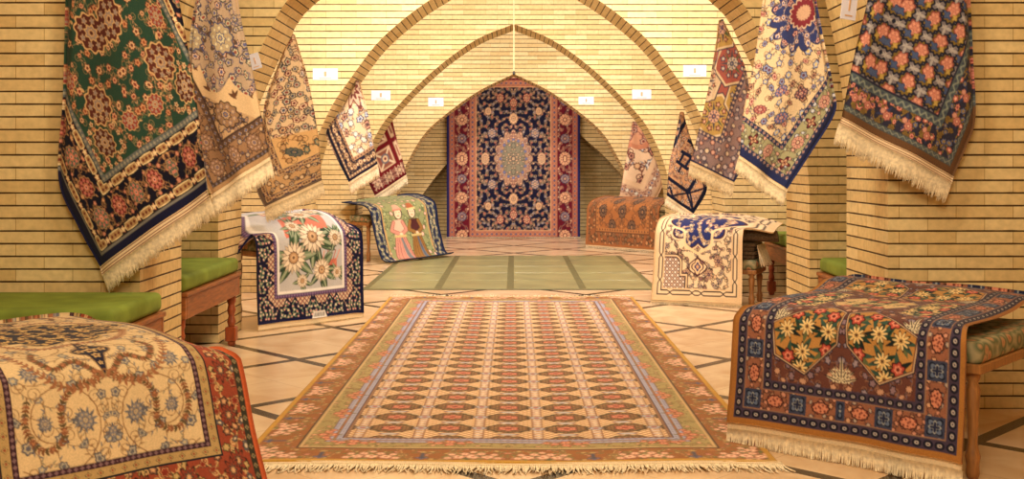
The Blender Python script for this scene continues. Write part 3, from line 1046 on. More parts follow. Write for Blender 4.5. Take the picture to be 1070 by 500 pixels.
def d_moud():
    w, l = 2.24, 5.62
    cv = quarter(w, l, 460, (214, 170, 118))
    X, Y = cv.X, cv.Y
    dd = np.minimum(X, Y)
    t = np.where(X < Y, Y, X)
    d = cv.border(0, 0.026, (196, 140, 44))
    # broad outer border: russet ground, rose and olive sprays, lilac vases between them
    d0, wd = d, 0.175
    d = cv.border(d, wd, (158, 94, 42))
    bm = (dd >= d0) & (dd < d)
    cv.floral(bm, 0.05, [((136, 128, 72), (196, 150, 90)), ((150, 72, 50), (206, 130, 100))], (130, 108, 60), 0.005, [(130, 118, 62), (190, 122, 66), (196, 146, 92)], 81, (0.18, 0.32), 0.7, 5000, 0.42, (112, 70, 40))
    per = 0.43
    rnd = random.Random(4)
    for tt in np.arange(0.0, 2.8, per):
        for side in (0, 1):
            def at(along, q):
                return (d0 + q, d0 + wd / 2 + tt + along) if side == 0 else (d0 + wd / 2 + tt + along, d0 + q)
            # a cluster of roses spreading from the outer edge
            for (al, q, r) in ((0, 0.055, 0.044), (-0.062, 0.048, 0.038), (0.062, 0.048, 0.038), (-0.035, 0.095, 0.026), (0.035, 0.095, 0.026), (-0.105, 0.03, 0.024), (0.105, 0.03, 0.024), (0, 0.125, 0.02), (-0.09, 0.085, 0.022), (0.09, 0.085, 0.022)):
                x, y = at(al, q)
                for k in range(4):
                    cv.leaf(x, y, r * 1.7, r * 0.5, rnd.uniform(0, 6.28), ((124, 122, 64), (150, 138, 78), (100, 96, 54))[k % 3], bm)
                cv.flower(x, y, r, 6, ((150, 92, 62), (222, 160, 126), (232, 186, 150), (204, 116, 88)), rnd.uniform(0, 6), 1, bm, 0.12)
            x, y = at(per / 2, 0.035)
            cv.flower(x, y, 0.030, 4, ((70, 64, 90), (120, 112, 140), (70, 64, 96)), 0, 1, bm, 0.25)
            x2, y2 = at(per / 2, 0.125)
            cv.line([(x, y), (x2, y2)], 0.018, (92, 82, 92), bm)
            cv.flower(x2, y2, 0.022, 6, ((112, 74, 44), (180, 140, 80)), 0, 1, bm)
    d = cv.border(d, 0.009, (84, 58, 40))
    d = cv.border(d, 0.014, (200, 160, 104))
    # inner border: olive sprays over a pair of lilac ribbons
    d1, wd1 = d, 0.155
    d = cv.border(d, wd1, (166, 142, 84))
    bm = (dd >= d1) & (dd < d)
    q = dd - d1
    cv.fill(bm & (q > 0.08), (168, 104, 50))
    cv.floral(bm, 0.04, [((196, 136, 88), (150, 124, 70)), ((130, 116, 64), (190, 156, 98)), ((176, 104, 70), (214, 156, 112))], (124, 106, 56), 0.005, [(128, 114, 60), (184, 124, 72), (150, 134, 78)], 83, (0.26, 0.42), 0.4, 6000, 0.42, (104, 84, 48))
    cv.fill(bm & (np.abs(q - 0.098) < 0.016) | bm & (np.abs(q - 0.139) < 0.016), (92, 62, 76))
    cv.fill(bm & ((np.abs(q - 0.098) < 0.012) | (np.abs(q - 0.139) < 0.012)), (164, 158, 176))
    cv.fill(bm & ((np.abs(q - 0.098) < 0.005) | (np.abs(q - 0.139) < 0.005)) & (np.sin(t * 2 * PI / 0.03) > 0.3), (120, 110, 140))
    for tt in np.arange(0.21, 2.8, 0.43):
        for side in (0, 1):
            for (al, qq, r) in ((0, 0.095, 0.034), (-0.05, 0.075, 0.026), (0.05, 0.075, 0.026), (0.0, 0.055, 0.028), (-0.085, 0.09, 0.02), (0.085, 0.09, 0.02)):
                x, y = (d1 + qq, d1 + tt + al) if side == 0 else (d1 + tt + al, d1 + qq)
                for k in range(3):
                    cv.leaf(x, y, r * 1.7, r * 0.5, k * 2.1 + al * 20, ((124, 112, 58), (150, 124, 66), (176, 100, 54))[k], bm)
                cv.flower(x, y, r, 6, ((140, 72, 44), (206, 118, 82), (220, 150, 112), (180, 84, 60)), al * 30, 1, bm, 0.12)
    d = cv.border(d, 0.016, (130, 84, 60), 'dots', ((200, 156, 110),), 0.026)
    m = mask_in(cv, d)
    # the repeat: columns of oval guls on a speckled cream ground
    cw, rh = 0.272, 0.2235
    u = (X - w / 2 + cw / 2) % cw - cw / 2
    v = (Y - l / 2 + rh / 2) % rh - rh / 2
    au, av = np.abs(u), np.abs(v)
    sp = np.sin(X * 2 * PI / (cw / 7)) * np.sin(Y * 2 * PI / (rh / 6))
    cv.fill(m & (sp > 0.5), (176, 104, 60))
    cv.fill(m & (sp < -0.5), (230, 200, 156))
    cv.fill(m & (np.abs(sp) < 0.06), (184, 132, 84))
    sep = np.abs(au - cw / 2) < 0.022
    cv.fill(m & sep & (np.sin(Y * 2 * PI / (rh / 5)) > 0.2), (200, 176, 164))
    cv.fill(m & (np.abs(np.abs(au - cw / 2) - 0.022) < 0.003), (150, 98, 66))
    k1 = np.hypot((au - cw / 2) / 0.036, v / 0.030)
    cv.fill(m & (k1 < 1), (112, 92, 100))
    cv.fill(m & (k1 < 0.78), (176, 168, 172))
    cv.fill(m & (k1 < 0.42), (180, 84, 60))
    k2 = np.hypot(u / 0.05, (av - rh / 2) / 0.020)
    cv.fill(m & (k2 < 1), (150, 120, 110))
    cv.fill(m & (k2 < 0.7), (184, 174, 176))
    th = np.arctan2(v, u)
    g2 = np.hypot(u / 0.104, v / 0.084) * (1 + 0.05 * np.cos(10 * th))
    cv.fill(m & (g2 < 1.0), (92, 68, 36))
    cv.fill(m & (g2 < 0.86) & (np.sin(u * 190) * np.sin(v * 170) > 0.15), (168, 104, 66))
    cv.fill(m & (g2 < 0.86) & (np.sin(u * 190) * np.sin(v * 170) < -0.35), (128, 112, 62))
    g3 = np.hypot(u / 0.104, v / 0.084) * (1 + 0.12 * np.cos(6 * th))
    cv.fill(m & (g3 < 0.50), (110, 60, 40))
    cv.fill(m & (g3 < 0.44), (196, 100, 70))
    cv.fill(m & (g3 < 0.44) & (np.sin(u * 240) * np.sin(v * 220) > 0.3), (220, 150, 116))
    cv.fill(m & (g2 < 0.14), (160, 60, 46))
    return Design(cv.mirrored(), w, l)


def d_near_left():
    w, l = 1.5, 2.8
    cv = quarter(w, l, 620, (208, 174, 124))
    d = cv.border(0, 0.016, (206, 92, 46))
    d = cv.border(d, 0.035, (60, 58, 44), 'dots', ((190, 150, 90), (86, 92, 76)), 0.05)
    d0, wd = d, 0.155
    cv.border(d, wd, (154, 66, 42))
    dd = np.minimum(cv.X, cv.Y)
    bm = (dd >= d0) & (dd < d0 + wd)
    cv.floral(bm, 0.055, [((72, 64, 52), (150, 96, 70), (206, 150, 100)), ((116, 110, 112), (70, 60, 60), (196, 170, 140)), ((120, 112, 60), (190, 150, 90)), ((206, 130, 84), (140, 50, 36))], (206, 160, 100), 0.006, [(70, 70, 52), (120, 108, 60), (206, 150, 96)], 91, (0.28, 0.48), 0.9, 5000)
    for t in np.arange(0.12, 1.0, 0.235):
        for (x, y) in ((d0 + wd / 2, d0 + t), (d0 + t, d0 + wd / 2)):
            cv.flower(x, y, 0.062, 8, ((74, 44, 36), (150, 62, 40), (84, 66, 56), (206, 150, 100)), 0, 0.85, bm)
    d = d0 + wd
    d = cv.border(d, 0.010, (40, 40, 48))
    d = cv.border(d, 0.045, (176, 140, 84), 'dots', ((70, 76, 50), (190, 150, 90), (150, 60, 44)), 0.06)
    d = cv.border(d, 0.030, (70, 40, 50), 'dots', ((130, 96, 100),), 0.03)
    m = mask_in(cv, d)
    # fine stalks with grey-blue palmettes
    cv.floral(m, 0.10, [((106, 104, 108), (170, 156, 134), (98, 96, 102)), ((120, 114, 114), (150, 146, 140), (190, 164, 118)), ((112, 108, 116), (186, 164, 126), (96, 94, 108))], (146, 106, 66), 0.0040, [(118, 114, 114), (140, 126, 100), (112, 110, 118), (150, 112, 70)], 94, (0.16, 0.30), 1.0, 4000, 0.26, (84, 78, 84))
    for (x, y, r, n_) in ((d + 0.02, d + 0.02, 0.52, 1), (d + 0.55, d + 0.05, 0.4, -1), (d + 0.1, d + 0.62, 0.34, 1)):
        cv.scroll(x, y, r * 0.5, 0.8, n_, 0.0055, (140, 96, 56), m, None, None, 1.2)
    for pts in ([(d + 0.07, d + 0.34), (d + 0.05, d + 0.2), (d + 0.12, d + 0.09), (d + 0.22, d + 0.13), (d + 0.22, d + 0.27), (d + 0.30, d + 0.36), (d + 0.44, d + 0.38)],
                [(d + 0.56, d + 0.44), (d + 0.44, d + 0.40), (d + 0.33, d + 0.5), (d + 0.22, d + 0.46), (d + 0.16, d + 0.56), (d + 0.2, d + 0.66)]):
        g = spline(pts, 90)
        cv.line([tuple(q) for q in g], 0.006, (110, 70, 40), m)
        for i in range(2, 88, 2):
            a = math.atan2(g[i + 1][1] - g[i][1], g[i + 1][0] - g[i][0])
            for sg in (1, -1):
                cv.leaf(g[i][0], g[i][1], 0.026, 0.010, a + sg * 0.9, [(130, 78, 44), (100, 80, 52), (150, 92, 60)][(i // 2) % 3], m)
            if i % 12 == 0:
                cv.flower(g[i][0], g[i][1], 0.013, 5, ((96, 56, 40), (176, 110, 70)), i, 1, m)
    for (x, y, r) in ((d + 0.33, d + 0.20, 0.055), (d + 0.10, d + 0.45, 0.045), (d + 0.47, d + 0.12, 0.045), (d + 0.44, d + 0.56, 0.045), (d + 0.14, d + 0.21, 0.035)):
        for k in range(11):
            a = k * 2 * PI / 11
            cv.leaf(x + r * 0.5 * math.cos(a), y + r * 0.5 * math.sin(a), r * 0.7, r * 0.2, a + 0.3, ((112, 110, 116), (98, 96, 104))[k % 2], m)
        cv.palmette(x, y, r * 0.8, 0.5, ((86, 82, 92), (122, 118, 124), (186, 164, 126), (170, 142, 108)), m, 0.9)
    # the dark pendant and medallion
    k = medallion(cv, w / 2, l / 2, 0.40, 0.30, 10, [(1.0, (176, 140, 84)), (0.94, (38, 38, 58))], 0.12)
    cv.floral(k < 0.92, 0.05, [((206, 160, 84), (38, 38, 58)), ((190, 150, 90), (110, 60, 44))], (206, 162, 90), 0.008, [(206, 160, 90)], 97, (0.26, 0.42), 0.9)
    # the hanging pendant below it
    px, py = w / 2, l / 2 - 0.52
    for sc, col in ((1.12, (150, 112, 70)), (1.0, (36, 36, 60))):
        cv.flower(px, py, 0.105 * sc, 4, (col,), 0.0, 0.85, m, 0.18)
        cv.leaf(px, py - 0.03, 0.16 * sc, 0.04 * sc, -PI / 2, col, m)
        cv.leaf(px, py + 0.03, 0.16 * sc, 0.04 * sc, PI / 2, col, m)
    for (dx, dy, r) in ((0, 0, 0.036), (0, 0.065, 0.024), (0, -0.065, 0.024), (-0.055, 0, 0.026), (0, 0.12, 0.014), (0, -0.12, 0.014)):
        cv.flower(px + dx, py + dy, r, 5, ((196, 152, 88), (206, 166, 104), (110, 64, 44)), 0.3, 1, m)
    cv.line([(px, py + 0.15), (px, l / 2 - 0.3)], 0.008, (140, 96, 56), m)
    # garlands swinging out from the pendant
    for pts in ([(px, py - 0.16), (px - 0.12, py - 0.24), (px - 0.26, py - 0.20), (px - 0.36, py - 0.06), (px - 0.40, py + 0.1)],
                [(px, py + 0.18), (px - 0.16, py + 0.14), (px - 0.28, py + 0.22), (px - 0.36, py + 0.36)]):
        g = spline(pts, 60)
        cv.line([tuple(q) for q in g], 0.007, (140, 92, 54), m)
        for i in range(2, 58, 3):
            a = math.atan2(g[i + 1][1] - g[i][1], g[i + 1][0] - g[i][0])
            for sg in (1, -1):
                cv.leaf(g[i][0], g[i][1], 0.034, 0.012, a + sg * 0.9, [(140, 84, 50), (104, 84, 56), (160, 100, 64)][i % 3], m)
    return Design(cv.mirrored(), w, l)


def d_near_right():
    w, l = 1.06, 1.62
    cv = quarter(w, l, 820, (100, 82, 96))
    X, Y = cv.X, cv.Y
    dd = np.minimum(X, Y)
    d = cv.border(0, 0.024, (170, 108, 44))
    d = cv.border(d, 0.045, (74, 60, 80), 'rings', ((34, 32, 50), (34, 32, 50), (180, 166, 160), (70, 56, 72)), 0.046)
    d = cv.border(d, 0.004, (150, 110, 84))
    d0, wd = d, 0.085
    d = cv.border(d, wd, (150, 92, 68))
    bm = (dd > d0) & (dd < d)
    cv.floral(bm, 0.03, [((84, 44, 44), (196, 130, 104)), ((84, 80, 100), (176, 150, 130)), ((120, 64, 50), (206, 150, 110))], (96, 60, 50), 0.003, [(84, 64, 64), (120, 70, 56)], 99, (0.3, 0.46), 0.5, 5000, 0.4)
    per = 0.218
    for i, t in enumerate(np.arange(0.0, 1.2, per / 2)):
        for (x, y, fl) in ((d0 + wd / 2, d0 + wd / 2 + t, 0), (d0 + wd / 2 + t, d0 + wd / 2, 1)):
            if i % 2 == 0:
                a = wd * 0.48
                cv.poly([(x - a, y - a), (x + a, y - a), (x + a, y + a), (x - a, y + a)], (60, 66, 92), bm)
                cv.flower(x, y, 0.043, 4, ((30, 34, 56), (96, 108, 136), (44, 52, 84), (190, 176, 150)), PI / 4, 1.0, bm, 0.25)
                cv.flower(x, y, 0.026, 4, ((150, 150, 150), (40, 46, 76)), 0, 1.0, bm, 0.3)
            else:
                lx, ly = (0.5, 1.0) if not fl else (1.0, 0.5)
                cv.flower(x, y, 0.036, 10, ((70, 36, 36), (206, 124, 92)), 0, 1.25 if fl else 0.8, bm, 0.06)
                for q in range(10):
                    cv.flower(x + 0.028 * math.cos(q * 2.4) * math.sqrt(q / 10) * (1.2 if fl else 0.8), y + 0.028 * math.sin(q * 2.4) * math.sqrt(q / 10), 0.006, 4, ((120, 50, 44),), 0, 1, bm)
    d = cv.border(d, 0.004, (150, 110, 84))
    d = cv.border(d, 0.040, (74, 60, 80), 'rings', ((34, 32, 50), (34, 32, 50), (180, 166, 160), (70, 56, 72)), 0.042)
    m = mask_in(cv, d)
    cv.fill(m, (108, 62, 52))
    cv.floral(m, 0.04, [((90, 78, 100), (150, 130, 140)), ((150, 90, 70), (190, 140, 110)), ((66, 50, 66), (140, 110, 120))], (140, 96, 76), 0.004, [(84, 66, 76), (150, 100, 76), (104, 96, 116)], 101, (0.3, 0.46), 0.8, 5000, 0.4)
    # fans in the spandrels between the panels
    for kx, ky in ((w / 2, d + 0.02), (d + 0.02, d + 0.26), (w / 2 - 0.05, d + 0.44)):
        for k in range(7):
            a = PI / 2 + (k - 3) * 0.42
            cv.leaf(kx, ky + 0.012, 0.085 if k != 3 else 0.12, 0.012, a, (206, 186, 150), m, (60, 40, 44))
        for k in range(22):
            cv.flower(kx + (k % 6 - 2.5) * 0.014, ky + 0.014 + (k // 6) * 0.016, 0.0065, 4, ((30, 24, 30), (222, 200, 160)), 0, 1, m)

    def panel(pts, ground, seed):
        p = [(w / 2 + x, d + y) for x, y in pts]
        c = np.mean(p, 0)
        gr = lambda f: [tuple(c + (np.array(q) - c) * f) for q in p]
        cv.poly(gr(1.10), (58, 44, 60), m)
        cv.poly(gr(1.06), (196, 160, 120), m)
        cv.poly(gr(1.03), (110, 64, 50), m)
        before = cv.c.copy()
        cv.poly(p, ground, m)
        clip = m & (np.abs(cv.c - np.array(ground, np.float32)).sum(2) < 1)
        rnd = random.Random(seed)
        spots = []
        for _ in range(500):
            x, y = c[0] + rnd.uniform(-0.15, 0.15), c[1] + rnd.uniform(-0.17, 0.17)
            i, j = int(x * cv.ppm), int(y * cv.ppm)
            if 0 <= i < cv.nx and 0 <= j < cv.ny and clip[j, i] and all((x - a) ** 2 + (y - b) ** 2 > 0.072 ** 2 for a, b in spots) and abs(x - c[0]) < 0.11:
                spots.append((x, y))
        for (x, y) in spots:
            for k in range(6):
                cv.leaf(x, y, 0.075, 0.019, rnd.uniform(0, 6.28), [(36, 66, 54), (56, 86, 74), (30, 44, 44), (96, 104, 66)][k % 4], clip)
        for i, (x, y) in enumerate(spots):
            if (i + seed) % 2:
                cv.flower(x, y, 0.047, 10, ((60, 46, 36), (226, 194, 130), (232, 186, 110), (90, 52, 36)), i, 1, clip, 0.3)
            else:
                cv.flower(x, y, 0.036, 6, ((84, 26, 26), (190, 76, 60), (220, 128, 100), (120, 40, 36)), i, 1, clip, 0.14)
    gold, crm = (186, 128, 60), (206, 168, 112)
    panel([(-0.325, 0.25), (-0.10, 0.385), (-0.015, 0.335), (-0.03, 0.19), (-0.17, 0.055), (-0.31, 0.12)], gold, 0)
    panel([(-0.10, 0.45), (0.10, 0.45), (0.17, 0.56), (0.10, 0.66), (-0.10, 0.66), (-0.17, 0.56)], crm, 3)
    panel([(-0.36, 0.40), (-0.20, 0.42), (-0.20, 0.62), (-0.36, 0.66)], crm, 4)
    return Design(cv.mirrored(), w, l)


def d_sunflowers():
    w, l = 1.08, 1.42
    cv = Canvas(w / 2, l / 2, 460, (26, 26, 60))
    d = cv.border(0, 0.018, (28, 28, 74))
    wd = 0.155
    X, Y = cv.X, cv.Y
    dd = np.minimum(X, Y)
    t = np.where(X < Y, Y, X) - (d + wd / 2)
    q = dd - d
    p = 0.235
    bm = (dd >= d) & (dd < d + wd)
    ph = (t + p / 2) % p - p / 2
    h = 0.03 + 0.10 * np.sqrt(np.clip(1 - (ph / (p * 0.5)) ** 2, 0, 1)) - 0.02 * np.cos(ph * 2 * PI / p * 3)
    cv.fill(bm & (q > h + 0.012), (206, 176, 142))
    cv.fill(bm & (q > h + 0.012) & (np.abs(((t + q) % 0.04) - 0.02) < 0.006), (120, 96, 90))
    cv.fill(bm & (q > h + 0.012) & (np.abs(((t - q) % 0.04) - 0.02) < 0.006), (150, 60, 64))
    ins = bm & (q < h - 0.010) & (np.abs(ph) < 0.104) & (q > 0.006)
    cv.floral(ins, 0.026, [((206, 130, 124), (240, 206, 190)), ((222, 206, 180), (196, 110, 100)), ((190, 200, 190), (226, 190, 150)), ((176, 70, 76), (232, 170, 160))], (110, 136, 104), 0.005, [(96, 130, 96), (140, 160, 120)], 111, (0.30, 0.46), 0.0, 8000, 0.5, (34, 44, 54))
    d += wd
    cv.border(d, 0.030, (84, 56, 96), 'dots', ((130, 100, 140),), 0.025)
    cv.border(d + 0.030, 0.022, (222, 214, 206))
    d += 0.052
    img = cv.mirrored()
    full = Canvas(w, l, 460, (0, 0, 0))
    k0, k1 = min(full.ny, img.shape[0]), min(full.nx, img.shape[1])
    full.c[:k0, :k1] = img[:k0, :k1]
    m = (full.X > d) & (full.X < w - d) & (full.Y > d) & (full.Y < l - d)
    full.fill(m, (182, 176, 174))
    rnd = random.Random(5)
    G = [(66, 92, 60), (92, 116, 80), (52, 76, 58), (112, 132, 96)]
    S = [(206, 108, 84), (222, 130, 100), (190, 90, 72)]
    for pts in ([(0.62, 0.30), (0.80, 0.36), (0.80, 0.44), (0.66, 0.42)], [(0.30, 0.62), (0.58, 0.66), (0.74, 0.60), (0.78, 0.86), (0.5, 0.92), (0.34, 0.84)], [(0.3, 0.95), (0.55, 1.0), (0.5, 1.14), (0.34, 1.1)]):
        full.poly(pts, S[0], m)
        x0, y0 = pts[0]
        for k in range(5):
            full.line([(x0 + 0.03 * k, y0 + 0.02), (x0 + 0.05 + 0.04 * k, y0 + 0.2)], 0.008, S[1 + k % 2], m)
    blooms = [(0.56, 0.62, 0.125), (0.36, 0.47, 0.115), (0.64, 0.36, 0.085), (0.42, 0.74, 0.065), (0.79, 0.60, 0.065), (0.62, 0.92, 0.10), (0.38, 1.02, 0.09), (0.78, 0.98, 0.07), (0.44, 0.29, 0.05), (0.80, 0.33, 0.045)]
    for (x, y, r) in blooms:
        for k in range(9):
            a = rnd.uniform(0, 6.28)
            x1, y1 = x + r * 0.5 * math.cos(a), y + r * 0.5 * math.sin(a)
            full.leaf(x1 - 0.004 * math.cos(a), y1 - 0.004 * math.sin(a), r * 1.6, r * 0.54, a, (44, 56, 44), m)
            full.leaf(x1, y1, r * 1.5, r * 0.44, a, G[k % 4], m, (150, 158, 124))
    for (x, y, r) in blooms:
        for ring, (rr, c) in enumerate(((0.9, (196, 172, 144)), (0.84, (222, 200, 170)))):
            for k in range(11):
                a = k * 2 * PI / 11 + ring * 0.28
                full.leaf(x + r * 0.16 * math.cos(a), y + r * 0.16 * math.sin(a), r * rr * 1.06, r * 0.30, a, (124, 92, 72), m)
                full.leaf(x + r * 0.18 * math.cos(a), y + r * 0.18 * math.sin(a), r * rr, r * 0.245, a, c, m)
        full.flower(x, y, r * 0.46, 12, ((120, 84, 60), (186, 140, 96), (206, 166, 120), (120, 84, 60)), 0, 1, m, 0.08)
        # the weaver's signature cartouche in the lower border
    full.poly([(0.52, 0.0), (0.68, 0.0), (0.66, 0.05), (0.54, 0.05)], (206, 196, 186))
    for k in range(7):
        full.line([(0.55 + 0.016 * k, 0.012), (0.556 + 0.016 * k, 0.036)], 0.007, (60, 54, 60))
    return Design(full.c, w, l)


def d_couple():
    w, l = 1.2, 1.12
    cv = Canvas(w / 2, l / 2, 380, (34, 42, 76))
    dd = np.minimum(cv.X, cv.Y)
    d = cv.border(0, 0.02, (30, 38, 72))
    d0 = d
    d = cv.border(d, 0.17, (34, 44, 78))
    bm = (dd > d0 + 0.01) & (dd < d - 0.005)
    cv.floral(bm, 0.055, [((110, 104, 74), (214, 200, 150), (176, 120, 80)), ((150, 140, 100), (84, 96, 104), (206, 190, 150))], (150, 138, 100), 0.008, [(140, 130, 92), (96, 112, 110)], 119, (0.30, 0.46), 0.8, 4000, 0.4, None)
    d = cv.border(d, 0.018, (196, 150, 84))
    img = cv.mirrored()
    f = Canvas(w, l, 380, (146, 146, 92))
    k0, k1 = min(f.ny, img.shape[0]), min(f.nx, img.shape[1])
    e = 0.21
    m = (f.X > e) & (f.X < w - e) & (f.Y > 0.06)
    f.c[:k0, :k1] = np.where(m[:k0, :k1, None], f.c[:k0, :k1], img[:k0, :k1])
    f.fill(m & ((f.X < e + 0.014) | (f.X > w - e - 0.014)), (196, 150, 84))
    f.floral(m, 0.085, [((190, 120, 96), (222, 176, 150)), ((96, 110, 74), (170, 170, 112))], (104, 112, 70), 0.009, [(100, 112, 70), (170, 164, 100)], 121, (0.22, 0.38), 0.6, 3000, 0.4, (84, 88, 56))
    for sx, robe, robe2, under, trs, lean in ((0.45, (206, 132, 108), (150, 76, 66), (222, 170, 140), (110, 124, 124), 0.02), (0.74, (156, 104, 44), (96, 62, 30), (88, 36, 36), (96, 108, 124), -0.02)):
        y = 0.10
        f.poly([(sx - 0.17, y), (sx + 0.15, y), (sx + 0.11, y + 0.22), (sx + 0.07, y + 0.36), (sx - 0.07, y + 0.36), (sx - 0.12, y + 0.2)], robe2, m)
        f.poly([(sx - 0.155, y + 0.012), (sx + 0.135, y + 0.012), (sx + 0.10, y + 0.22), (sx + 0.06, y + 0.36), (sx - 0.06, y + 0.36), (sx - 0.11, y + 0.2)], robe, m)
        f.poly([(sx + 0.03, y + 0.012), (sx + 0.10, y + 0.012), (sx + 0.03, y + 0.3), (sx, y + 0.3)], trs, m)
        for k in range(5):
            f.line([(sx - 0.12 + 0.06 * k, y + 0.02), (sx - 0.04 + 0.02 * k, y + 0.34)], 0.007, robe2, m)
        f.poly([(sx - 0.085, y + 0.33), (sx + 0.085, y + 0.33), (sx + 0.075, y + 0.53), (sx - 0.075, y + 0.53)], under, m)
        for sg in (-1, 1):
            f.line([(sx + sg * 0.075, y + 0.50), (sx + sg * 0.125, y + 0.40), (sx + 0.02, y + 0.34)], 0.055, robe2, m)
            f.line([(sx + sg * 0.075, y + 0.50), (sx + sg * 0.125, y + 0.40), (sx + 0.02, y + 0.34)], 0.042, robe, m)
        f.flower(sx + 0.02, y + 0.345, 0.025, 2, ((226, 190, 150),), 0, 1, m, 0.05)
        f.line([(sx - 0.085, y + 0.32), (sx + 0.085, y + 0.32)], 0.03, (200, 170, 100), m)
        hx, hy = sx + lean, y + 0.615
        f.flower(hx, hy, 0.082, 2, ((60, 40, 34),), 0, 0.9, m, 0.05)
        f.flower(hx, hy - 0.005, 0.066, 2, ((228, 190, 150),), 0, 0.88, m, 0.05)
        for sg in (-1, 1):
            f.line([(hx + sg * 0.018, hy + 0.010), (hx + sg * 0.034, hy + 0.010)], 0.006, (60, 40, 34), m)
        f.line([(hx - 0.014, hy - 0.036), (hx + 0.014, hy - 0.036)], 0.010, (170, 70, 60), m)
        f.line([(hx - 0.07, hy + 0.042), (hx + 0.07, hy + 0.05)], 0.026, (214, 186, 120) if sx > 0.6 else (206, 120, 96), m)
        f.poly([(hx - 0.07, hy + 0.05), (hx + 0.07, hy + 0.06), (hx + 0.03, hy + 0.14), (hx - 0.04, hy + 0.13)], (176, 92, 52) if sx > 0.6 else (206, 150, 120), m)
    return Design(f.c, w, l)


def d_brown():
    w, l = 1.6, 1.9
    cv = quarter(w, l, 300, (168, 98, 46))
    dd = np.minimum(cv.X, cv.Y)
    d = cv.border(0, 0.03, (160, 94, 46))
    d0 = d
    d = cv.border(d, 0.16, (150, 86, 44))
    bm = (dd > d0) & (dd < d)
    cv.floral(bm, 0.075, [((70, 56, 46), (176, 120, 70), (90, 70, 56)), ((96, 66, 46), (196, 130, 76))], (90, 62, 40), 0.010, [(96, 68, 44), (120, 96, 60)], 141, (0.28, 0.44), 0.8, 3000, 0.4, (70, 50, 36))
    d = cv.border(d, 0.02, (110, 68, 40))
    d = cv.border(d, 0.05, (176, 108, 54), 'dots', ((96, 66, 46),), 0.06)
    m = mask_in(cv, d)
    cv.floral(m, 0.11, [((140, 84, 48), (186, 116, 64))], (120, 72, 40), 0.009, [(130, 80, 46), (116, 84, 52)], 143, (0.18, 0.3), 1.0, 3000, 0.34, None)
    p = 0.44
    for i in range(-1, 4):
        for j in range(-1, 8):
            x, y = w / 2 - i * p + (p / 2 if j % 2 else 0), l / 2 - j * p / 2
            cv.palmette(x, y, 0.105, 0.0, ((60, 46, 40), (96, 68, 50), (186, 126, 76), (70, 62, 60)), m, 0.92)
    return Design(cv.mirrored(), w, l)


